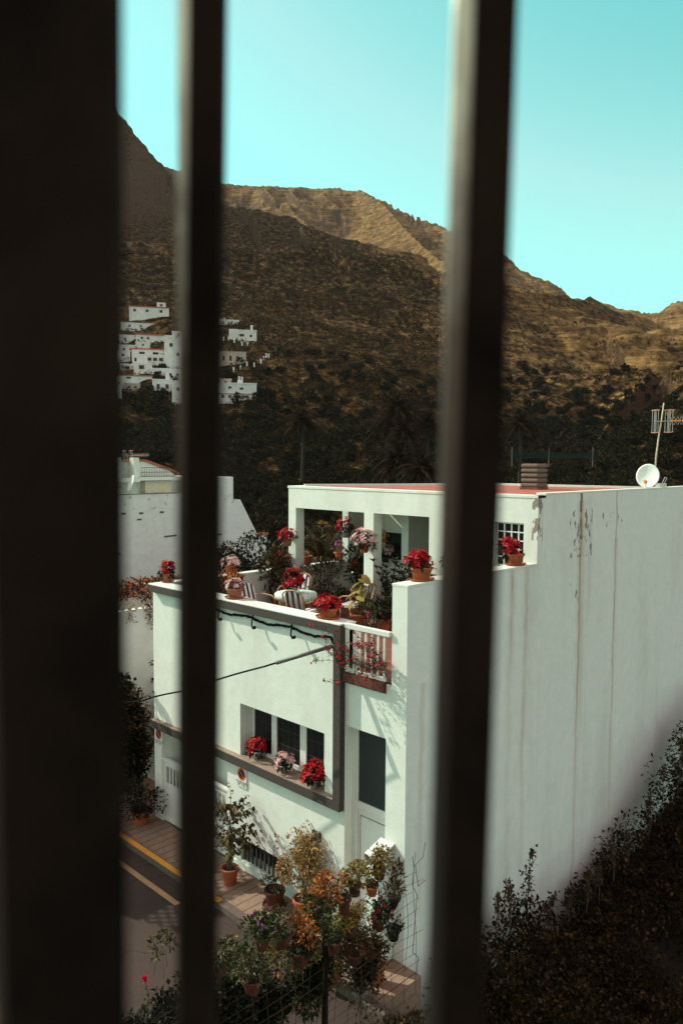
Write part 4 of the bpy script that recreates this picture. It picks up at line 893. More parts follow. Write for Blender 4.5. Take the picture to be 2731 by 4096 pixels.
def poinsettia(c, label, color='bract_red', r=0.15, ph=0.20, w=0.24, hgt=0.26, n=26, size=0.085, pot='terracotta', sx=1.0, sy=1.0, ang=0.0, saucer=True, group='potted poinsettias', lean=(0, 0), hang=False):
    """c = point the pot stands on; w, hgt = crown radius and height above the pot rim"""
    t = empty('potted_poinsettia', c, label, 'potted plant', group)
    if pot == 'terracotta' and rnd.random() < 0.5: pot = 'terracotta_stained'
    top = pot_mesh(t, c, r, ph, pot, sx, sy, ang, saucer)
    cc = np.array([c[0]+lean[0], c[1]+lean[1], c[2]+top+hgt*0.30])
    q = MB()
    for k in range(7):
        a = rnd.random()*6.28; e = rnd.uniform(0.3, 0.75)
        q.tube([(c[0], c[1], c[2]+top*0.9), (cc[0]+math.cos(a)*w*e*0.5, cc[1]+math.sin(a)*w*e*0.5, cc[2]), (cc[0]+math.cos(a)*w*e, cc[1]+math.sin(a)*w*e, cc[2]+hgt*0.35)], 0.004, 4)
    q.build('stem', 'bark', t)
    P, D = blob_points(cc, (w*0.95, w*0.95, hgt*0.62), 150, 0.45, lumps=6)
    L = size*(0.8+0.6*RS.rand(len(P)))
    leaves('foliage', P-[0, 0, size*0.4], unit(D+sph(len(P))*0.4-[0, 0, 0.25]), unit(sph(len(P))*0.4+[0, 0, 1.0]), L, L*0.55, 'leaf_dark', t)
    cs, nr = dome(cc, w*0.92, hgt*0.78, n); nr = unit(nr+[-0.1, -0.1, 0.35])
    stars(t, cs, nr, size, color, 'bracts')
    return t
def generic_pot(c, label, leaf='leaf_green', r=0.15, ph=0.24, w=0.25, hgt=0.4, n=260, size=0.05, pot='terracotta', saucer=False, name='potted_plant', group=None, flower=None, fn=14, fsize=0.025, wid=0.55, up=0.3, tilt=None, lumps=9, trunk=False, lift=0.45, cat='potted plant', droop=0.2, rimp=True):
    t = empty(name, c, label, cat, group); top = pot_mesh(t, c, r, ph, pot, saucer=saucer, tilt=tilt, rim=rimp)
    off = np.zeros(3)
    if tilt:
        v = Matrix.Rotation(tilt[0], 3, Vector((math.cos(tilt[1]), math.sin(tilt[1]), 0))) @ Vector((0, 0, top)); off = np.array([v.x, v.y, v.z-top])
    cc = np.array(c, float)+off+[0, 0, top+hgt*lift]
    q = MB()
    for k in range(5 if not trunk else 9):
        a = rnd.random()*6.28; e = rnd.uniform(0.2, 0.7)
        q.tube([np.array(c)+off+[0, 0, top*0.9], cc+[math.cos(a)*w*e*0.35, math.sin(a)*w*e*0.35, -hgt*0.15], cc+[math.cos(a)*w*e, math.sin(a)*w*e, hgt*rnd.uniform(0.0, 0.4)]], [0.009 if trunk else 0.005, 0.005, 0.002], 5)
    q.build('stem', 'bark', t)
    crown('foliage', cc, (w, w, hgt*0.62), n, size, leaf, t, up=up, lumps=lumps, wid=wid, droop=droop)
    if flower:
        cs, nr = dome(cc, w*1.0, hgt*0.65, fn, low=-0.1); stars(t, cs, nr, fsize, flower, 'flowers', per=5, width=0.7)
    return t
PP = poinsettia
PP((-15.06, 9.62, 5.437), 'red poinsettia alone at the far left corner of the terrace parapet', r=0.125, ph=0.19, w=0.17, hgt=0.25, n=18, size=0.10)
PP((-12.37, 9.46, 5.437), 'cream and pink poinsettia in a wide pot on the front parapet near a striped chair', 'bract_pink', r=0.17, ph=0.19, w=0.20, hgt=0.18, n=30, size=0.06)
PP((-15.14, 11.46, 5.432), 'pink poinsettia standing further back on the left side parapet, behind the cream one', 'bract_pink', r=0.14, ph=0.2, w=0.23, hgt=0.22, n=30, size=0.07)
PP((-9.66, 9.43, 5.437), 'broad red poinsettia in an oblong pot near the grey pillar end of the parapet', r=0.15, ph=0.17, w=0.24, hgt=0.19, n=34, size=0.085, sx=1.35, ang=0.15)
PP((-7.95, 9.92, 6.247), 'large red poinsettia in an oblong pot on the near end of the high side wall', r=0.15, ph=0.20, w=0.23, hgt=0.24, n=34, size=0.095, sx=1.3, ang=1.3, lean=(-0.07, -0.02))
PP((-7.95, 10.95, 6.247), 'red poinsettia on the high side wall mostly hidden by the right grille bar', r=0.13, ph=0.19, w=0.22, hgt=0.24, n=26, size=0.09, lean=(-0.06, -0.04))
PP((-7.93, 12.72, 6.247), 'red poinsettia on the high side wall in front of the glass block window', r=0.15, ph=0.20, w=0.20, hgt=0.30, n=30, size=0.09, sx=1.25, ang=1.4, lean=(-0.07, -0.08))
PP((-15.13, 13.05, 5.432), 'red poinsettia in a pot on the side parapet at the foot of the corner column', r=0.15, ph=0.2, w=0.25, hgt=0.2, n=28, size=0.085)
PP((-9.90, 9.325, 2.328), 'biggest red poinsettia at the right end of the window ledge', r=0.09, ph=0.14, w=0.22, hgt=0.30, n=34, size=0.10, pot='foil_grey', saucer=False)
PP((-10.79, 9.39, 2.328), 'cream and pink poinsettia in the middle of the window ledge', 'bract_pink', r=0.09, ph=0.14, w=0.19, hgt=0.22, n=28, size=0.075, pot='foil_grey', saucer=False)
PP((-11.68, 9.45, 2.328), 'red poinsettia at the left end of the window ledge', r=0.095, ph=0.15, w=0.20, hgt=0.26, n=30, size=0.085, pot='foil_grey', saucer=False)
# wall-hung pots on the columns
def hung(c, label, color, wall, w=0.22, hgt=0.22, r=0.12, pot='terracotta', size=0.08):
    t = PP(c, label, color, r=r, ph=0.18, w=w, hgt=hgt, n=30, size=size, pot=pot, saucer=False, group='poinsettias hung on the columns')
    q = MB(); c = np.array(c, float); k = c+np.array([0, 0, 0.15])
    ring = [k+np.array([math.cos(a)*(r*1.08), math.sin(a)*(r*1.08), 0]) for a in np.linspace(0, 2*math.pi, 17)]
    q.tube(ring, 0.005, 4, False); q.tube([k+np.array(wall)*r, k+np.array(wall)*(r+0.14)], 0.006, 4); q.build('wall_ring', 'iron_rust', t)
h1 = onY(1148, 2184, 13.0); hung(h1, 'red poinsettia hung on the left corner column of the pergola', 'bract_red', (0, 1, 0), 0.27, 0.24, 0.14)
h2 = onY(1456, 2210, 13.06); hung(h2, 'full cream and pink poinsettia hung on the middle column', 'bract_pink', (0, 1, 0), 0.30, 0.34, 0.12, size=0.10)
h3 = onY(1380, 2150, 15.05); hung(h3, 'red poinsettia hung on the rear left column under the pergola', 'bract_red', (0, 1, 0), 0.26, 0.34, 0.13, 'foil_grey')
h4 = onY(1541, 2250, 15.87); h4[2] = 5.43; PP(h4, 'dusky pink poinsettia in a dark green pot on the sill of the shaded window', 'bract_pink', r=0.12, ph=0.2, w=0.26, hgt=0.28, n=26, size=0.075, pot='black_plastic', saucer=False)
h5 = onY(1448, 2255, 14.6); PP((h5[0]-0.1, h5[1], 4.575), 'tall red poinsettia in a pale tub standing in the shade behind the middle column', 'bract_red', r=0.2, ph=0.75, w=0.27, hgt=0.3, n=26, size=0.085, pot='foil_grey', saucer=False)
generic_pot((-15.13, 15.25, 5.432), 'violet flowered plant in a terracotta pot at the rear of the left parapet', 'leaf_yellowgreen', r=0.17, ph=0.22, w=0.22, hgt=0.3, n=200, saucer=True, flower='petal_violet', fn=14, fsize=0.045)
generic_pot((-15.13, 13.95, 5.432), 'terracotta pot with short orange plant on the parapet just behind the corner column', 'leaf_croton', r=0.17, ph=0.24, w=0.16, hgt=0.14, n=60, saucer=False)
h6 = onY(1535, 2190, 15.6); t6 = generic_pot((h6[0], h6[1], 6.0), 'small pot of orange yellow flowers hanging in front of the shaded window', 'petal_yellow', r=0.08, ph=0.1, w=0.14, hgt=0.26, n=120, size=0.05)
q = MB(); q.tube([(h6[0], h6[1], 6.10), (h6[0], h6[1], 7.38)], 0.004, 4); q.build('hanging_wire', 'iron_rust', t6)
# ------------------------------------------------------------------ terrace furniture
def chair(x, y, rz, label):
    t = empty('garden_chair', (x, y, 4.572), label, 'chair', 'rattan chairs with striped cushions', rz)
    def loc(q, name, mat, smooth=False, bev=0):
        o = mk(name, q.v, q.f, mat, t, smooth)
        if bev: b = o.modifiers.new('bevel', 'BEVEL'); b.width = bev; b.segments = 3
        return o
    # seat faces local -Y; backrest at +Y
    q = MB(); q.box(-0.22, 0.22, -0.22, 0.20, 0.40, 0.47); loc(q, 'seat_cushion', 'striped_cloth', bev=0.02)
    arch = [(-0.23, 0.0)]+[(-0.23, 0.28)]+[(0.23*math.cos(a), 0.34+0.13*math.sin(a)) for a in np.linspace(math.pi, 0, 11)]+[(0.23, 0.28), (0.23, 0.0)]
    q = MB(); n = len(arch); v = []
    for dy in (0, 0.05):
        for (ax_, az_) in arch: v.append((ax_, 0.22+az_*0.28+dy, 0.46+az_))
    q.add(v, [tuple(range(n))[::-1], tuple(range(n, 2*n))]+[(i, (i+1) % n, n+(i+1) % n, n+i) for i in range(n)]); o = loc(q, 'back_cushion', 'striped_cloth', bev=0.015); fix_normals(o)
    q = MB(); q.tube([(ax_*1.08, 0.30+az_*0.28, 0.46+az_*1.02) for ax_, az_ in arch], 0.018, 6)
    for k in range(7):
        u = -0.2+k*0.066; q.tube([(u, 0.30, 0.46), (u, 0.36, 0.80)], 0.006, 4)
    loc(q, 'back_frame', 'rattan', True)
    for sg in (-1, 1):
        q = MB(); q.tube([(sg*0.25, 0.30, 0.66), (sg*0.30, 0.12, 0.68), (sg*0.31, -0.12, 0.66), (sg*0.28, -0.24, 0.60), (sg*0.25, -0.25, 0.42)], 0.017, 6); loc(q, 'armrest', 'rattan', True)
        for yy in (-0.22, 0.24):
            q = MB(); q.tube([(sg*0.22, yy, 0.42), (sg*0.25, yy*1.12, 0.0)], 0.017, 6); loc(q, 'leg', 'rattan', True)
    q = MB(); q.tube([(-0.23, -0.22, 0.40), (0.23, -0.22, 0.40), (0.23, 0.22, 0.40), (-0.23, 0.22, 0.40), (-0.23, -0.22, 0.40)], 0.017, 6); loc(q, 'seat_frame', 'rattan', True)
chair(-13.05, 10.62, math.radians(100), 'striped rattan chair at the left, turned side on behind the cream poinsettia')
chair(-13.50, 12.05, math.radians(12), 'striped rattan chair on the far side of the round table')
chair(-12.05, 11.02, math.radians(195), 'striped rattan chair with its back to the front parapet')
chair(-11.80, 12.35, math.radians(-75), 'striped rattan chair right of the table, seen edge on behind the broad poinsettia')
t = empty('garden_table', (-12.75, 11.45, 4.572), 'round terrace table under a white and green patterned cloth', 'table')
q = MB(); q.lathe((-12.75, 11.45, 5.22), [(0.44, 0), (0.46, 0.02), (0.45, 0.04)], 36); q.build('tabletop', 'rattan', t)
for a in range(4):
    q = MB(); q.tube([(-12.75+0.3*math.cos(a*1.57+.7), 11.45+0.3*math.sin(a*1.57+.7), 5.22), (-12.75+0.36*math.cos(a*1.57+.7), 11.45+0.36*math.sin(a*1.57+.7), 4.572)], 0.02, 6); q.build('leg', 'rattan', t)
q = MB(); prof = [(0.50+0.02*math.sin(k), -0.14) for k in range(1)]
q.lathe((-12.75, 11.45, 5.262), [(0.475, -0.13), (0.475, -0.02), (0.455, 0.002), (0.0, 0.004)], 40); tc = q.build('tablecloth', 'table_cloth', smooth=True)
tag(tc, 'white and green patterned cloth hanging over the round terrace table', 'tablecloth')
PP((-12.78, 11.42, 5.268), 'tall red poinsettia in a foil wrapped pot standing on the patterned table', r=0.10, ph=0.13, w=0.23, hgt=0.36, n=36, size=0.10, pot='foil_grey', saucer=False)
# terrace greenery
generic_pot((-14.75, 11.0, 4.575), 'orange tipped croton bush by the left parapet behind the first chair', 'leaf_croton', r=0.2, ph=0.3, w=0.42, hgt=0.75, n=420, size=0.17, wid=0.28, up=0.9, trunk=True)
generic_pot((-14.1, 10.2, 4.575), 'dark leafy bush in the left corner of the terrace', 'leaf_dark', r=0.2, ph=0.3, w=0.45, hgt=0.8, n=500, size=0.14, wid=0.4, up=0.5, trunk=True)
generic_pot((-14.7, 12.6, 4.575), 'tall dark plant with yellowish tips left of the corner column', 'leaf_brown', r=0.2, ph=0.3, w=0.45, hgt=1.15, n=700, size=0.16, wid=0.35, up=0.5, trunk=True)
generic_pot((-14.1, 13.6, 4.575), 'large feathery olive bush along the left parapet under the pergola', 'leaf_brown', r=0.22, ph=0.3, w=0.85, hgt=0.95, n=2600, size=0.09, wid=0.2, up=0.8, trunk=True)
generic_pot((-13.7, 14.5, 4.575), 'very dark round bush in the shade between the two columns', 'leaf_dark', r=0.22, ph=0.3, w=0.65, hgt=1.1, n=1400, size=0.09, wid=0.5, trunk=True)
generic_pot((-12.9, 12.75, 4.575), 'low dark shrub behind the table', 'leaf_dark', r=0.22, ph=0.25, w=0.55, hgt=0.5, n=700, size=0.09, wid=0.4, trunk=True)
def bigleaf():
    c = onZ(1437, 2508, 4.575); t = empty('potted_taro', c, 'pale green large leaved plant in a terracotta pot before the middle column', 'potted plant')
    top = pot_mesh(t, c, 0.20, 0.28, 'terracotta', saucer=True)
    q = MB(); P = []; D = []; N = []; L = []
    for k, (a, rr_, z, l) in enumerate(((0.6, 0.10, 1.08, 0.30), (1.9, 0.12, 0.82, 0.34), (3.3, 0.20, 0.72, 0.30), (4.6, 0.16, 0.60, 0.36), (5.6, 0.24, 0.75, 0.28), (0.1, 0.28, 0.50, 0.28), (2.6, 0.28, 0.50, 0.30), (3.9, 0.06, 0.98, 0.28), (5.2, 0.12, 0.90, 0.28), (1.2, 0.2, 0.62, 0.26))):
        d = np.array([math.cos(a), math.sin(a), 0]); tip = c+d*rr_+[0, 0, z]
        q.tube([c+[0, 0, top*0.9], c+d*rr_*0.5+[0, 0, z*0.6], tip], [0.013, 0.009, 0.006], 5); P.append(tip-d*0.08); D.append(d+[0.25, -0.25, -0.35]); N.append(d*0.5+[-0.35, -0.55, 0.55]); L.append(l)
    q.build('stem', 'leaf_yellowgreen', t)
    for p_, d, nn, l in zip(P, D, N, L):            # heart-shaped blades
        d = d/np.linalg.norm(d); s_ = np.cross(d, nn); s_ /= np.linalg.norm(s_); nn = np.cross(s_, d)
        out_ = [(0.08, 0), (-0.08, 0.22), (0.0, 0.38), (0.25, 0.44), (0.55, 0.34), (0.82, 0.14), (1.0, 0), (0.82, -0.14), (0.55, -0.34), (0.25, -0.44), (0.0, -0.38), (-0.08, -0.22)]
        V = [p_+d*l*0.3-nn*l*0.05]+[p_+d*l*u+s_*l*w+nn*l*(0.12*abs(w)*2-0.25*u*u) for (u, w) in out_]; m_ = len(out_)
        mk('leaf', [(a-c) for a in V], [(0, 1+i, 1+(i+1) % m_) for i in range(m_)], 'leaf_taro', t)
bigleaf()
def zz(c, label):
    t = empty('potted_succulent', c, label, 'potted plant'); top = pot_mesh(t, c, 0.2, 0.3, 'terracotta_old'); q = MB(); P = []; D = []; N = []
    for k in range(11):
        a = k*0.65; d = np.array([math.cos(a), math.sin(a), 0]); l = rnd.uniform(0.75, 1.2); sp = rnd.uniform(0.15, 0.6)
        pts_ = [c+[0, 0, top*.9]+d*sp*u**1.5*l+np.array([0, 0, 1])*u*l for u in np.linspace(0, 1, 8)]
        q.tube(pts_, [0.018]*4+[0.014, 0.01, 0.007, 0.004], 5)
        for i in range(2, 8):
            for sg in range(4):
                e = np.array([math.cos(a+1.57*sg+i), math.sin(a+1.57*sg+i), 0.9]); P.append(pts_[i]); D.append(e); N.append([0.1, -0.3, 1])
    q.build('stem', 'leaf_dark', t); n = len(P); leaves('leaf', np.array(P), np.array(D), np.array(N), 0.13+0.03*RS.rand(n), 0.07, 'leaf_dark', t)
zz(np.array([-11.35, 13.0, 4.575]), 'dark upright succulent with fleshy stems between the middle column and the wall')
zz(np.array([-10.6, 13.0, 4.575]), 'second dark succulent leaning behind the end wall')
generic_pot((-10.8, 12.2, 4.575), 'pot of arching grassy leaves at the foot of the dark succulent', 'leaf_dark', r=0.17, ph=0.3, w=0.4, hgt=0.35, n=300, size=0.25, wid=0.12, up=0.6, droop=0.6)
# bougainvillea through the railing
def bougain():
    t = empty('bougainvillea', (-8.7, 9.3, 4.6), 'straggling bougainvillea with magenta red flowers woven through the balcony railing', 'climbing plant')
    q = MB(); P = []; FP = []
    for k in range(40):
        x = rnd.uniform(-9.2, -8.15); p_ = np.array([x, 9.42, 4.6+rnd.uniform(0, 0.3)]); d = np.array([rnd.uniform(-0.6, 0.6), -0.35, rnd.uniform(0.1, 1.0)]); pts_ = [p_]
        L = rnd.randint(6, 11)
        for i in range(L):
            d = d+np.array([rnd.uniform(-.35, .35), rnd.uniform(-.22, .12), rnd.uniform(-.35, .22)]); d = d/np.linalg.norm(d); nxt = pts_[-1]+d*0.09
            nxt[0] = max(-9.75, min(-8.12 if nxt[1] > 9.2 else -7.95, nxt[0])); nxt[1] = max(8.95, min(9.45, nxt[1])); nxt[2] = max(4.5, min(5.75, nxt[2])); pts_.append(nxt)
            for _ in range(4): P.append(nxt+np.array([rnd.gauss(0, .02), rnd.gauss(0, .02), rnd.gauss(0, .02)]))
        q.tube(pts_, [0.005]+[0.003]*L, 4); FP.append(pts_[-1])
        if rnd.random() < 0.6: FP.append(pts_[-2]+np.array([0.02, -0.02, 0.02]))
    q.build('stem', 'bark', t); P = np.array(P); n = len(P)
    leaves('foliage', P, sph(n)+[0, -0.2, 0.1], sph(n)*.6+[0, 0, 1], 0.03+0.02*RS.rand(n), 0.024, 'leaf_brown', t)
    FP = np.array(FP); FP = np.concatenate([FP+RS.normal(size=FP.shape)*0.02 for _ in range(2)]); stars(t, FP, sph(len(FP))+[0, -0.6, 0.5], 0.030, 'bract_bougain', 'flowers', per=4, width=0.8)
bougain()
# ------------------------------------------------------------------ plants on the pavement
def ficus():
    c = onZ(920, 3532, 0.004); t = empty('potted_ficus', c, 'tall ficus tree with sparse olive leaves in a terracotta pot on the pavement', 'potted tree')
    top = pot_mesh(t, c, 0.17, 0.32, 'terracotta', saucer=False); q = MB(); P = []; D = []
    for k in range(3): a = k*2.1; q.tube([c+[0.03*math.cos(a), 0.03*math.sin(a), top*.9], c+[0.02*math.cos(a+1.5), 0.02*math.sin(a+1.5), 0.6], c+[0.03*math.cos(a+3), 0.03*math.sin(a+3), 1.1]], [0.022, 0.016, 0.012], 6)
    for k in range(44):
        z = 0.50+1.1*rnd.random(); a = rnd.random()*6.28; l = 0.36+0.16*rnd.random()
        if z > 1.2: l *= 1-(z-1.2)*0.9
        d = np.array([math.cos(a), math.sin(a), 0.55]); s0 = c+[0, 0, z]
        pts_ = [s0+d*l*u+np.array([0, 0, -0.20*u*u*l]) for u in (0, .35, .7, 1)]; q.tube(pts_, [0.006, 0.004, 0.003, 0.002], 4)
        for u in np.linspace(0.15, 1.05, 17): P.append(s0+d*l*u+[rnd.gauss(0, .025), rnd.gauss(0, .025), -0.2*u*u*l+rnd.gauss(0, .02)]); D.append([math.cos(a+rnd.uniform(-1.3, 1.3)), math.sin(a+rnd.uniform(-1.3, 1.3)), -0.7])
    for z in np.linspace(1.2, 1.95, 12):
        P.append(c+[0.05*math.sin(z*9), 0.05*math.cos(z*7), z]); D.append([rnd.uniform(-1, 1), rnd.uniform(-1, 1), 0.2])
    q.tube([c+[0, 0, 1.1], c+[0.03, 0.0, 1.6], c+[0.0, 0.02, 1.98]], [0.012, 0.007, 0.003], 5)
    q.build('trunk', 'bark', t); P = np.array(P); n = len(P); L = 0.085+0.04*RS.rand(n)
    leaves('foliage', P, np.array(D), sph(n)*.5+[-.3, -.3, 1], L, L*0.62, 'leaf_ficus', t)
ficus()
def rosepot():
    c = onZ(1098, 3622, 0.004); t = empty('potted_rose', c, 'terracotta pot with one tall thin reddish stem and low grey green leaves', 'potted plant')
    top = pot_mesh(t, c, 0.19, 0.30, 'terracotta_old', saucer=True); q = MB()
    st = [c+[0.03, 0, top*.8], c+[0.05, 0.02, 0.7], c+[0.02, 0.03, 1.05], c+[0.05, 0.0, 1.38]]; q.tube(st, [0.008, 0.006, 0.005, 0.003], 5)
    q.tube([c+[-0.02, 0, top*.8], c+[-0.03, 0.02, 0.6], c+[-0.06, 0.0, 0.8]], [0.006, 0.005, 0.003], 5); q.build('stem', 'bark', t)
    P = np.array([st[3]-[0.0, 0, 1]*np.array([0, 0, u]) for u in np.linspace(-0.02, 0.42, 22)])+RS.normal(size=(22, 3))*0.035; leaves('red_leaf', P, sph(22)+[0, 0, -.1], sph(22)*.5+[0, 0, 1], 0.055, 0.035, 'bract_darkred', t)
    crown('foliage', c+[0, 0, top+0.12], (0.28, 0.28, 0.16), 260, 0.055, 'leaf_silver', t)
rosepot()
c = onZ(1215, 3660, 0.004)
t = generic_pot(c, 'big straw coloured bush in a terracotta pot against the white wall', 'leaf_straw', r=0.2, ph=0.32, w=0.46, hgt=1.35, n=3600, size=0.062, wid=0.5, up=0.15, trunk=True, lift=0.42, lumps=16, name='potted_bush')
c = onZ(565, 3290, 0.004)
generic_pot(c, 'dark green bush in a terracotta pot at the foot of the house corner', 'leaf_dark', r=0.22, ph=0.3, w=0.48, hgt=0.75, n=1500, size=0.07, wid=0.5, flower='petal_orange', fn=8, fsize=0.035, lift=0.3, name='potted_bush')
# ------------------------------------------------------------------ wire fence with hanging pots
FX = -7.2
def fence():
    t = empty('wire_fence', (FX, 7.5, 0), 'rusty wire mesh fence hung with flower pots where the pavement ends', 'fence')
    q = MB(); q.box(FX-0.03, FX+0.03, 6.98, 7.04, -2.0, 1.97); q.build('post', 'iron_black', t)
    q = MB(); q.box(FX-0.03, FX+0.03, 4.0, 4.06, -2.0, 2.2); q.build('post', 'iron_black', t)
    hz = MB()
    for k in range(13):
        z = 0.02+k*0.165; pts_ = []
        for y in np.linspace(3.2, 8.95+0.12*math.sin(k*2.4), 22): pts_.append((FX+0.012*math.sin(y*3+k)+(0.05*max(0, y-8.5)), y, z+0.012*math.sin(y*2.3+k*1.3)+0.05*max(0, y-8.4)*math.sin(k)))
        hz.tube(pts_, 0.0038, 4)
    for k in range(24):
        y = 3.3+k*0.245; hz.tube([(FX+0.014*math.sin(z*4+k), y+0.015*math.sin(z*3+k)+(0.05*math.sin(k*1.7+z*2) if y > 8 else 0), z) for z in np.linspace(0.0, 2.02+0.06*math.sin(k*1.9)+(0.28 if k > 21 else 0), 12)], 0.0038, 4)
    hz.build('mesh_wire', 'iron_rust', t)
    v = MB()
    e = [onX(x, y, FX+0.02) for x, y in ((1650, 3425), (1655, 3480), (1648, 3540), (1668, 3580), (1660, 3660), (1655, 3740), (1650, 3810), (1672, 3830), (1665, 3900))]
    v.tube(e, 0.0055, 5)
    e = [onX(x, y, FX+0.02) for x, y in ((1700, 3370), (1690, 3430), (1660, 3460), (1672, 3545), (1700, 3520))]
    v.tube(e, 0.005, 5); v.build('loose_wire', 'iron_rust', t)
fence()
def hp(px, py, label, leaf='leaf_green', r=0.095, ph=0.17, w=0.17, hgt=0.2, n=170, size=0.05, pot='terracotta_old', flower=None, fn=10, fs=0.03, off=0.0, tilt=None, wid=0.6, up=0.3, lift=0.4, droop=0.2):
    c = onX(px, py, FX+0.12+off); c[2] -= 0.02; w *= 1.3; hgt *= 1.3; n = int(n*1.9)
    t = generic_pot(c, label, leaf, r=r, ph=ph, w=w, hgt=hgt, n=n, size=size, pot=pot, flower=flower, fn=fn, fsize=fs, group='pots hanging on the wire fence', name='hanging_pot', tilt=tilt, wid=wid, up=up, lift=lift, droop=droop)
    q = MB(); k = np.array(c)+[0, 0, ph*0.8]; q.tube([k+[-r*0.9, 0, 0], k+[-r-0.02-off, 0.0, 0.07], k+[-r-0.05-off, 0, 0.02]], 0.004, 4); q.tube([k+[math.cos(a)*r*1.02, math.sin(a)*r*1.02, 0] for a in np.linspace(0, 6.283, 15)], 0.003, 4, False); q.build('hook', 'iron_rust', t)
tl = (0.2, 0.6)
hp(1517, 3508, 'highest hanging pot, yellow green bushy plant below the door', 'leaf_yellowgreen', w=0.19, hgt=0.20, n=340, size=0.05)
hp(1418, 3575, 'hanging pot with round green plant, second along the top row', 'leaf_yellowgreen', w=0.18, hgt=0.22, n=300, size=0.045)
hp(1487, 3570, 'small tilted terracotta pot with almost nothing growing in it', 'leaf_brown', r=0.095, ph=0.16, w=0.10, hgt=0.06, n=50, tilt=tl, pot='terracotta')
hp(1565, 3625, 'black plastic pot with tall spiky dry stems', 'leaf_brown', pot='black_plastic', w=0.14, hgt=0.42, n=170, size=0.09, wid=0.25, up=1.2, lift=0.35, tilt=(0.25, 2.5))
hp(1512, 3712, 'hanging pot of dark red flowers near the white cabinet', 'leaf_dark', flower='bract_darkred', w=0.20, hgt=0.20, n=260, fn=22, fs=0.035, r=0.105, ph=0.2)
hp(1572, 3752, 'black plastic pot with a dark leafy plant at the wall end', 'leaf_dark', pot='black_plastic', w=0.14, hgt=0.12, n=110, r=0.105, ph=0.19)
hp(1375, 3650, 'tall narrow terracotta pot under the orange leaved plant', 'leaf_silver', ph=0.24, w=0.13, hgt=0.16, n=110)
hp(1305, 3640, 'terracotta pot carrying a large orange leaved croton', 'leaf_croton', w=0.18, hgt=0.26, n=260, size=0.06, wid=0.5)
hp(1268, 3705, 'dark hanging pot with trailing green ivy', 'leaf_green', w=0.2, hgt=0.24, n=260, off=0.05)
hp(1400, 3738, 'hanging pot with bright green fern like plant in the middle of the fence', 'leaf_yellowgreen', w=0.25, hgt=0.26, n=420, size=0.045, off=0.02)
hp(1208, 3790, 'hanging pot with orange autumn coloured leaves near the post', 'leaf_croton', w=0.17, hgt=0.28, n=260, size=0.055, off=0.04)
hp(1128, 3775, 'dark terracotta pot with thick bare stems, left of the post', 'leaf_silver', r=0.12, ph=0.19, w=0.18, hgt=0.24, n=200, off=0.06, tilt=(0.15, 1.0))
hp(1048, 3790, 'hanging bowl of mixed violet and orange pansies', 'leaf_green', w=0.23, hgt=0.22, n=360, flower='petal_violet', fn=9, fs=0.02, off=0.06)
hp(880, 3890, 'small hanging pot just right of the middle grille bar', 'leaf_silver', w=0.2, hgt=0.26, n=240, off=0.05)
hp(1335, 3805, 'hanging pot right beside the black post', 'leaf_green', w=0.16, hgt=0.15, n=140, off=0.08)
hp(1415, 3835, 'wide tilted dark pot low in the middle of the fence', 'leaf_brown', r=0.13, ph=0.2, w=0.20, hgt=0.14, n=180, off=0.06, tilt=(0.3, 0.9))
hp(1480, 3815, 'tilted dark pot with reddish leaves low near the wall end', 'leaf_brown', r=0.12, ph=0.19, w=0.19, hgt=0.16, n=200, off=0.06, tilt=(0.3, 1.4))
hp(1200, 3850, 'round dark pot hidden deep in the leaves of the fence', 'leaf_dark', r=0.13, ph=0.19, w=0.22, hgt=0.2, n=260, off=0.1)
hp(1010, 3960, 'low pot among the grey green leaves at the left part of the fence', 'leaf_silver', r=0.12, w=0.24, hgt=0.24, n=300, off=0.12)
for px, py, lab, lf, r_, pm in ((1330, 3935, 'terracotta pot stack standing on the pavement just behind the fence post', 'leaf_green', 0.16, 'terracotta'), (1455, 3985, 'white rimmed grey tub standing on the pavement inside the fence', 'leaf_dark', 0.17, 'foil_grey'), (1518, 3935, 'terracotta pot with dry twigs standing against the end wall', 'leaf_brown', 0.14, 'terracotta')):
    c = onZ(px, py, 0.004); c[0] = min(c[0], -7.8); generic_pot(c, lab, lf, r=r_, ph=0.34, w=0.22, hgt=0.35, n=240, size=0.06, pot=pm)
# ------------------------------------------------------------------ shrubs
def shrub(c, rad, n, size, leaf, label, name='shrub', cat='shrub', group=None, core=0.0, flower=None, fn=0, fs=0.04, wid=0.55, up=0.35, lumps=14, lump=0.42, stems=8, cols=None, kind=None, core_mat='leaf_blackgreen'):
    c = np.array(c, float); t = empty(name, c-[0, 0, rad[2]], label, cat, group); b = c-[0, 0, rad[2]]
    q = MB()
    for k in range(stems): e = rnd.uniform(0.2, 0.8); a = rnd.random()*6.28; q.tube([b+[math.cos(a)*0.1, math.sin(a)*0.1, -0.1], c+[math.cos(a)*rad[0]*e*0.5, math.sin(a)*rad[1]*e*0.5, -rad[2]*0.2], c+[math.cos(a)*rad[0]*e, math.sin(a)*rad[1]*e, rad[2]*rnd.uniform(0.1, 0.7)]], [0.028*min(1, rad[0]), 0.016*min(1, rad[0]), 0.004], 5)
    q.build('stem', 'bark', t)
    crown('foliage', c, rad, n, size, leaf, t, up=up, lumps=lumps, lump=lump, wid=wid)
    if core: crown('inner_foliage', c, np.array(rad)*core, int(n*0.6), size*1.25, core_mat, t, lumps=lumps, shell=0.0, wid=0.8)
    if flower: cs, nr = dome(c, max(rad[0], rad[1])*0.9, rad[2]*0.95, fn, low=-0.3); cs = c+(cs-c)*[rad[0]/max(rad[0], rad[1]), rad[1]/max(rad[0], rad[1]), 1]; stars(t, cs, nr, fs, flower, 'flowers', per=5, width=0.7)
    return t
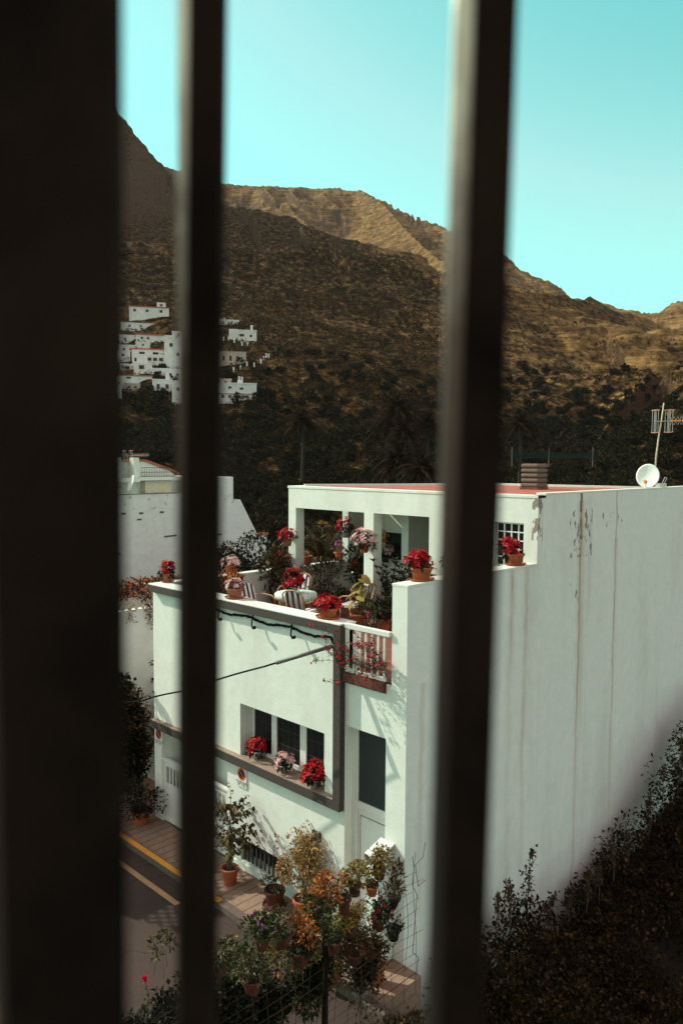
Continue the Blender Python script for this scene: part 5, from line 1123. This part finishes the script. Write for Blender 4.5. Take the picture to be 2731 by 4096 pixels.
shrub((-7.42, 5.6, 1.95), (0.22, 0.8, 0.35), 1500, 0.05, 'leaf_green', 'leafy shoots climbing between the left hanging pots', 'fence_creeper', 'climbing plant', flower='petal_yellow', fn=8, fs=0.02)
shrub((-7.42, 6.7, 1.75), (0.22, 0.7, 0.4), 1700, 0.05, 'leaf_yellowgreen', 'yellow green shoots climbing around the black fence post', 'fence_creeper', 'climbing plant')
shrub((-7.42, 7.6, 1.45), (0.2, 0.6, 0.45), 1300, 0.045, 'leaf_brown', 'rusty brown stems tangled among the right hanging pots', 'fence_creeper', 'climbing plant', flower='petal_orange', fn=10, fs=0.02)
# climbing plants along the near part of the fence, bottom of the view
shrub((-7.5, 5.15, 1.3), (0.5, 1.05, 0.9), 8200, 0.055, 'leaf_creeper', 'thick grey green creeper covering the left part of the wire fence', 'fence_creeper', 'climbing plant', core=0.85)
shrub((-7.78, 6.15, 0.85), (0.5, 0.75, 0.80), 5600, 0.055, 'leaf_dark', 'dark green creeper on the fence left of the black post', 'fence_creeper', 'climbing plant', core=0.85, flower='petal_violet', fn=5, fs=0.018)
shrub((-7.60, 7.1, 1.0), (0.30, 0.75, 0.62), 2600, 0.055, 'leaf_green', 'green creeper threading between the hanging pots right of the black post', 'fence_creeper', 'climbing plant', core=0.6, core_mat='leaf_dark', flower='petal_orange', fn=12, fs=0.03)
shrub((-7.40, 8.0, 0.75), (0.30, 0.6, 0.5), 1300, 0.055, 'leaf_brown', 'brown withered creeper low on the fence near the end wall', 'fence_creeper', 'climbing plant', core=0.5, core_mat='leaf_dark')
shrub((-6.95, 8.2, -0.35), (0.38, 1.0, 0.62), 2600, 0.06, 'leaf_brown', 'dark weeds growing under the end of the wire fence beside the wall', 'fence_creeper', 'climbing plant', core=0.8)
shrub((-7.75, 5.6, 0.5), (0.5, 1.0, 0.7), 5200, 0.06, 'leaf_brown', 'olive brown undergrowth at the foot of the wire fence', 'fence_creeper', 'climbing plant', core=0.85, flower='petal_orange', fn=10, fs=0.03)
c = onX(560, 4060, FX); shrub((FX, c[1], c[2]-0.25), (0.30, 0.42, 0.36), 1500, 0.05, 'leaf_dark', 'rose bush with a single crimson bloom at the lower left above the street', 'rose_bush', core=0.7)
def rose(px, py, label_only=None):
    c = onX(px, py, FX); o = bpy.data.objects['rose_bush']; q = MB(); b = np.array([FX, c[1]+0.05, c[2]-0.5]); q.tube([b, (b+c)/2+[0.02, 0.03, 0], c], 0.004, 5); q.build('flower_stem', 'bark', o)
    P = np.array([c]*26); D = unit(sph(26)+[0, 0, 0.4]); leaves('rose_bloom', P, D, sph(26), 0.045, 0.045, 'bract_magenta', o, droop=-0.1)
    P = np.array([b+(c-b)*u for u in np.linspace(0.4, 0.95, 12)]); leaves('leaf', P+RS.normal(size=P.shape)*0.015, sph(12), sph(12)+[0, 0, 1], 0.05, 0.035, 'leaf_silver', o)
rose(577, 3916)
c = onX(660, 3780, FX); shrub((FX-0.05, c[1], c[2]-0.05), (0.14, 0.17, 0.20), 150, 0.055, 'leaf_silver', 'thin twig with pale leaves rising over the road at the lower left', 'twig', 'plant', stems=3, lumps=4)
# bushes beyond the left corner of the house
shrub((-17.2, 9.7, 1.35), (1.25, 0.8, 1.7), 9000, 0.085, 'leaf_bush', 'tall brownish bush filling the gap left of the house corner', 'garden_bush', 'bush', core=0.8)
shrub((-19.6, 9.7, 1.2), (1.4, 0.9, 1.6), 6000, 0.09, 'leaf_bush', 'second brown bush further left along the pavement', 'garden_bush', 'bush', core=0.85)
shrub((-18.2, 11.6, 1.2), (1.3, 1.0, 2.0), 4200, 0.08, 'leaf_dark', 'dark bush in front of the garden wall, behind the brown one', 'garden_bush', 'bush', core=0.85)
shrub((-16.8, 11.1, 2.9), (0.9, 0.8, 0.55), 700, 0.07, 'leaf_silver', 'thin pale twigs reaching up against the garden wall', 'garden_bush', 'bush')
shrub((-17.95, 11.0, 4.75), (0.35, 1.9, 0.36), 2600, 0.075, 'leaf_vine', 'orange flowering creeper lying along the lattice of the garden wall', 'creeper', 'climbing plant', flower='petal_orange', fn=110, fs=0.05)
for yy, ll in ((9.75, 0.35), (10.45, 0.45), (10.95, 0.75)):
    pass
t = empty('hanging_creeper', (-17.9, 10.5, 4.2), 'strands of orange flowers hanging down the face of the garden wall', 'climbing plant')
for k, (yy, ll) in enumerate(((9.75, 0.35), (10.35, 0.50), (10.85, 0.45), (10.95, 0.75), (11.0, 0.6))):
    P = np.array([[-17.93, yy+RS.normal()*0.05, 4.45-ll*u] for u in np.linspace(0, 1, 70)])+RS.normal(size=(70, 3))*[0.03, 0.05, 0.03]
    leaves('strand', P, sph(70)+[0.5, 0, -.4], sph(70)*.5+[0, 0, 1], 0.06, 0.035, 'leaf_vine', t)
# trees and shrubs behind the terrace
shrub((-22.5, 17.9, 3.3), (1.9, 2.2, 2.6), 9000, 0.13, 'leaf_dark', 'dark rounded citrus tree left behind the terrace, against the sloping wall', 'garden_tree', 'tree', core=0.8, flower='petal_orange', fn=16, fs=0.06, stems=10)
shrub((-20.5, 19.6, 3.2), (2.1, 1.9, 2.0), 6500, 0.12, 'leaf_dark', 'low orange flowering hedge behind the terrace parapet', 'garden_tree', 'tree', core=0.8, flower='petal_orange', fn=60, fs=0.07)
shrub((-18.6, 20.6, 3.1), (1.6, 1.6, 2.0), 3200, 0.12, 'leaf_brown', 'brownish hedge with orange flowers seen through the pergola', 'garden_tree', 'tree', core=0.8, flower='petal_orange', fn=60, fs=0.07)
def palm(c, crown_h, fl, label, n=44, leaf='leaf_brown', name='palm_tree', lw=0.05, group=None, trunk_r=0.2, base=None, droopy=1.0, step=14):
    c = np.array(c, float); t = empty(name, c, label, 'palm', group); top = c+[0, 0, crown_h]
    q = MB(); q.tube([c-[0, 0, 1.0], c+[0.02*crown_h, 0, crown_h*0.5], top], [trunk_r*1.2, trunk_r, trunk_r*0.9], 9); q.build('trunk', 'soil', t)
    P = []; D = []; N = []; L = []; rq = MB()
    for k in range(n):
        a = k*2.399; el = 1.35-1.75*(k/n)*droopy+rnd.uniform(-.12, .12); d = np.array([math.cos(a)*math.cos(el), math.sin(a)*math.cos(el), math.sin(el)])
        l = fl*rnd.uniform(0.85, 1.1); pts_ = []
        for u in np.linspace(0, 1, step+1): pts_.append(top+d*l*u+np.array([0, 0, -0.42*l*u*u*(0.5+math.cos(el))]))
        rq.tube(pts_[::2], [lw*0.4]*len(pts_[::2]), 4)
        for i in range(1, step+1):
            ax = pts_[i]-pts_[i-1]; ax /= np.linalg.norm(ax); sd = np.cross(ax, [0, 0, 1.0]); sd /= np.linalg.norm(sd)+1e-6
            for sg in (-1, 1):
                for h_ in (0, 0.5):
                    P.append(pts_[i]-ax*(l/step)*h_); D.append(sd*sg+ax*0.9+np.array([0, 0, -0.25])); N.append(np.array([0, 0, 1.0])+sd*sg*0.4); L.append(fl*0.24*(1-0.55*abs(i/step-0.45)))
    rq.build('frond_rib', leaf, t); L = np.array(L); leaves('frond', np.array(P), np.array(D), np.array(N), L, lw, leaf, t, droop=0.2)
p0 = onD(1290, 2240, 27); palm((p0[0], p0[1], 1.8), 2.6, 2.5, 'bushy date palm just behind the terrace, seen between the pergola columns', n=46, lw=0.07, trunk_r=0.22, leaf='leaf_straw2', droopy=0.75)
for k, (px, py, D_, hh, fl, lab) in enumerate(((1590, 1640, 105, 15, 3.4, 'tall thin palm rising highest in the dark valley'), (1545, 1700, 112, 9, 3.2, 'shorter palm left of the tallest one'), (1615, 1730, 100, 9, 2.6, 'palm right beside the tall trunk, partly hanging dry leaves'),
                                              (1710, 1700, 108, 9, 3.2, 'palm near the right grille bar in the dark valley'), (1690, 1880, 80, 7, 3.0, 'low wide palm directly above the pergola roof'), (1590, 1840, 84, 7, 3.2, 'rounded palm above the left part of the pergola roof'), (2080, 1700, 120, 9, 3.0, 'distant palm above the roof chimney'), (1210, 1690, 120, 8, 3.0, 'distant dark palm right of the village'))):
    p0 = onD(px, py, D_); palm((p0[0], p0[1], p0[2]-hh), hh, fl, lab, n=38, lw=0.16, leaf='leaf_palm', group='palms in the valley', trunk_r=0.25, step=9)
p0 = onD(1052, 2150, 33); q = MB(); q.box(p0[0]-0.12, p0[0]+0.12, p0[1]-0.12, p0[1]+0.12, 1, p0[2]+0.1); q.build('gate_post', 'plaster_white'); o = bpy.data.objects['gate_post']
q = MB(); q.box(p0[0]-0.16, p0[0]+0.16, p0[1]-0.16, p0[1]+0.16, p0[2]+0.1, p0[2]+0.22); q.build('cap', 'roof_red', o)
tag(o, 'slim white post with a red cap beside the sloping white wall', 'post')
# ------------------------------------------------------------------ wood on the valley floor (nobody could count these)
def wood():
    rs = np.random.RandomState(21); cen = []
    n = 6500
    azs = np.radians(rs.uniform(14, 68, n)); r = 34+250*rs.rand(n)**0.75
    x = -np.sin(azs)*r; y = np.cos(azs)*r; z = terrain(x, y)
    ok = ~((r < 48) & (np.degrees(azs) > 44)) 
    x, y, z, r = x[ok], y[ok], z[ok], r[ok]
    ok = (z < 4+0.062*r+22*rs.rand(len(z))**2) & (r < 330)
    x, y, z, r = x[ok], y[ok], z[ok], r[ok]
    P = []; D = []; Lf = []
    for X, Y, Z, R_ in zip(x, y, z, r):
        s_ = rs.uniform(0.8, 2.2)*(0.75 if R_ > 180 else 1.0)
        m_ = int(np.clip(240*(60/R_)**0.5*s_, 60, 420)); p_, d_ = blob_points((X, Y, Z+s_*0.7), (s_*1.1, s_*1.1, s_*0.75), m_, 0.6, rs, 7)
        P.append(p_); D.append(d_); Lf.append(np.full(m_, 0.07+0.0014*R_)*(0.7+0.7*rs.rand(m_)))
    P = np.concatenate(P); D = np.concatenate(D); L = np.concatenate(Lf); n = len(P)
    half = rs.rand(n) < 1
    V, F = leaf_arrays(P, unit(D+sph(n, rs)*0.7), unit(sph(n, rs)*0.6+[0, 0, 1.0]), L*1.6, L*1.3)
    o = numpy_mesh('valley_wood', V, F, 'leaf_wood'); tag(o, 'dark scrub and trees filling the valley behind the houses', 'wood', kind='stuff')
wood()
def slope_scrub():
    rs = np.random.RandomState(77); n = 22000; az = np.radians(rs.uniform(14, 63, n)); r = 85+400*rs.rand(n)**0.9; x = -np.sin(az)*r; y = np.cos(az)*r; z = terrain(x, y)
    dens = vnoise(x/34+5, y/34); sd = -x/np.maximum(y, 1); ok = (z > 5) & (dens > np.where(sd < 0.78, 0.62, 0.30)) & ((z < 118) | (rs.rand(len(z)) < 0.35)); x, y, z, r = x[ok], y[ok], z[ok], r[ok]; P = []; D = []; L = []
    for X, Y, Z, R_ in zip(x, y, z, r):
        s_ = rs.uniform(0.5, 1.5); p_, d_ = blob_points((X, Y, Z+s_*0.3), (s_, s_, s_*0.8), 16, 0.6, rs, 5); P.append(p_); D.append(d_); L.append(np.full(16, 0.25+0.0015*R_)*(0.6+0.6*rs.rand(16)))
    P = np.concatenate(P); D = np.concatenate(D); L = np.concatenate(L); n = len(P)
    V, F = leaf_arrays(P, unit(D+sph(n, rs)*0.6), unit(sph(n, rs)*0.6+[0, 0, 1.0]), L, L*0.8)
    o = numpy_mesh('slope_scrub', V, F, 'leaf_slope'); tag(o, 'scattered low scrub on the dark hillside above the valley', 'scrub', kind='stuff')
slope_scrub()
# ------------------------------------------------------------------ overgrown bank right of the house
def bank_growth():
    rs = np.random.RandomState(33); P = []; D = []; L = []
    rows = [(-7.0, 10.6, 0.25), (-7.0, 11.8, 0.25), (-7.0, 13.0, -0.35), (-6.9, 14.3, -0.45), (-6.8, 15.6, -0.2), (-6.7, 16.6, 0.1), (-6.5, 17.6, 0.5), (-6.4, 18.6, 1.3), (-6.3, 19.6, 1.9), (-6.2, 20.8, 2.6)]
    k = 0
    for (X, Y, T) in rows:
        for dx, dz in ((-0.45, 0.0), (0.0, 0.0), (0.4, -0.1), (1.0, -0.15), (2.0, -0.3), (3.0, -0.5)):
            s_ = 0.95; m_ = 1800 if dx < 2.5 else 1300; p_, d_ = blob_points((X+dx+rs.normal()*0.1, Y-dx*0.35+rs.normal()*0.15, T-s_*0.8+dz+(0.10 if Y > 14 else -0.08)), (s_, s_, s_*0.9), m_, 0.55, rs, 9)
            P.append(p_); D.append(d_)
    for dx in np.arange(0.6, 5.6, 0.8):
        for Y in np.arange(4.6, 11, 1.0):
            p_, d_ = blob_points((-7.6+dx+rs.normal()*0.1, Y+rs.normal()*0.1, -1.0-0.1*dx), (0.9, 0.9, 0.9), 1200, 0.5, rs, 8); P.append(p_); D.append(d_)
    P = np.concatenate(P); D = np.concatenate(D); ok = P[:, 0] > -7.72; P = P[ok]; D = D[ok]; n = len(P); L = 0.06*(0.5+1.5*rs.rand(n)**2)
    V, F = leaf_arrays(P, unit(D+sph(n, rs)*0.7), unit(sph(n, rs)*0.6+[0, 0, 1.0]), L, L*0.6)
    o = numpy_mesh('bank_undergrowth', V, F, 'leaf_brown2'); tag(o, 'dark overgrown bank of brambles below the stained side wall', 'undergrowth', kind='stuff')
bank_growth()
def sapling(px, py, ptx, pty, X, w, label, n=80):
    b = onX(px, py, X); tp = onX(ptx, pty, X); h_ = tp[2]-b[2]; t = empty('sapling', b, label, 'sapling', 'saplings against the side wall'); q = MB(); P = []
    q.tube([b-[0, 0, 0.3], (b+tp)/2+[0.02, 0.03, 0], tp], [0.012, 0.008, 0.003], 5)
    for k in range(16):
        u = rnd.uniform(0.1, 0.95); s0 = b+(tp-b)*u; a = rnd.random()*6.28; l = w*(1-0.6*u)*rnd.uniform(0.6, 1.1); d = np.array([0.4*math.cos(a), math.sin(a), rnd.uniform(0.4, 1.2)])
        e = [s0+d*l*v_+np.array([0, 0.04*math.sin(v_*5+k), 0]) for v_ in (0, .4, .7, 1)]; q.tube(e, [0.005, 0.004, 0.003, 0.002], 4)
        for v_ in np.linspace(0.25, 1.0, n//12): P.append(s0+d*l*v_+np.array([rnd.gauss(0, .02), rnd.gauss(0, .03), rnd.gauss(0, .02)]))
    q.build('stem', 'bark', t); P = np.array(P); m_ = len(P); leaves('foliage', P, sph(m_)+[0, 0, -.3], sph(m_)+[0.5, -.3, .3], 0.06+0.02*RS.rand(m_), 0.045, 'leaf_brown', t)
sapling(2100, 3640, 2120, 3400, -7.2, 0.34, 'tallest leafy sapling against the lower side wall, right of the bar', 120)
sapling(1985, 3680, 1992, 3580, -7.2, 0.16, 'small sapling touching the right edge of the grille bar', 70)
sapling(2270, 3640, 2275, 3555, -7.1, 0.2, 'low bushy sapling where the bank meets the wall', 100)
sapling(2180, 3650, 2215, 3580, -7.1, 0.2, 'thin sapling between the tallest and the low bushy one', 80)
sapling(2455, 3470, 2440, 3370, -6.9, 0.13, 'narrow leafy shoot standing on the bank half way up the wall', 70)
sapling(2510, 3430, 2508, 3320, -6.9, 0.13, 'pointed leafy shoot rising beside the dark slope', 90)
sapling(2700, 3180, 2735, 2940, -6.7, 0.45, 'twiggy bush at the right edge above the dark slope', 200)

for k, (px, py, tx, ty, ww) in enumerate(((2345, 3600, 2352, 3480, 0.16), (2395, 3560, 2385, 3465, 0.12), (2590, 3330, 2600, 3170, 0.2), (2640, 3270, 2650, 3060, 0.24), (2040, 3660, 2030, 3520, 0.18))):
    sapling(px, py, tx, ty, -6.9, ww, ('low twiggy shoot right of the bushy sapling', 'thin shoot below the narrow leafy one', 'wiry shoot on the upper slope', 'tall wiry shoot close to the right edge', 'leafy shoot left of the tallest sapling')[k], 90)
# ------------------------------------------------------------------ window grille in front of the camera
def bar(edges, strip, dist, depth, label, lit_mat):
    """edges: (x left, x right) of the dark face at the top and bottom of the photograph; a plain flat iron bar seen from inside the window"""
    (xl0, xr0), (xl1, xr1) = edges
    def P(x, y): d = ray(x, y); return np.array([0, 0, H])+d/np.dot(d, _F)*dist
    def ext(a, b, k): return a+(a-b)*k, b+(b-a)*k
    lt, lb = ext(P(xl0, 0), P(xl1, 4096), 0.12); rt, rb = ext(P(xr0, 0), P(xr1, 4096), 0.12)
    t = empty('grille_bar', (lb+rb)/2, label, 'window bar', 'black bars of the window grille')
    n = np.array([_F[0], _F[1], 0]); n /= np.linalg.norm(n)
    def prism(a, b, c, d, name, mat, off0, off1):
        q = MB(); v = [a+n*off0, b+n*off0, c+n*off0, d+n*off0, a+n*off1, b+n*off1, c+n*off1, d+n*off1]
        q.add(v, [(0, 1, 2, 3), (7, 6, 5, 4), (0, 4, 5, 1), (1, 5, 6, 2), (2, 6, 7, 3), (3, 7, 4, 0)]).build(name, mat, t)
    prism(lt, rt, rb, lb, 'flat_face', 'iron_black', 0, depth)
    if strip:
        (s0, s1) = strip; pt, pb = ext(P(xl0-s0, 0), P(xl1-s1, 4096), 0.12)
        prism(pt, lt, lb, pb, 'lit_edge', lit_mat, depth*0.25, depth*0.9)  # stands for the bar's lit side face, its brightness put into the colour
def lit_edge_material():
    m, t, p, o = nodes('lit_edge_paint'); v = coords(t)
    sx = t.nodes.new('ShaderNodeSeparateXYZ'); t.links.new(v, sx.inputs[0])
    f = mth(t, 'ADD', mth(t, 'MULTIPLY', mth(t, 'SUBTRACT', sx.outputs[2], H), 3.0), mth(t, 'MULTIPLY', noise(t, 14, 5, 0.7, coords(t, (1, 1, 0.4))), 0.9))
    c = ramp(t, f, [(0.0, (0.03, 0.016, 0.011)), (0.35, (0.06, 0.036, 0.026)), (0.62, (0.12, 0.08, 0.06)), (0.78, (0.30, 0.25, 0.20)), (0.95, (0.80, 0.74, 0.56))])  # highlight painted into the colour, cream at the top fading to brown below
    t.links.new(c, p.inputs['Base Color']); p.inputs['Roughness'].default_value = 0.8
lit_edge_material()
bar(((-90, 453), (28, 472)), (200, 60), 0.26, 0.012, 'very wide black post of the window grille filling the left edge of the view', 'lit_edge_paint')
bar(((757, 893), (722, 851)), (54, 22), 0.36, 0.014, 'middle black bar of the window grille, in front of the garage', 'lit_edge_paint')
bar(((1903, 2072), (1768, 1932)), (74, 50), 0.32, 0.016, 'right black bar of the window grille, crossing the stained side wall', 'lit_edge_paint')
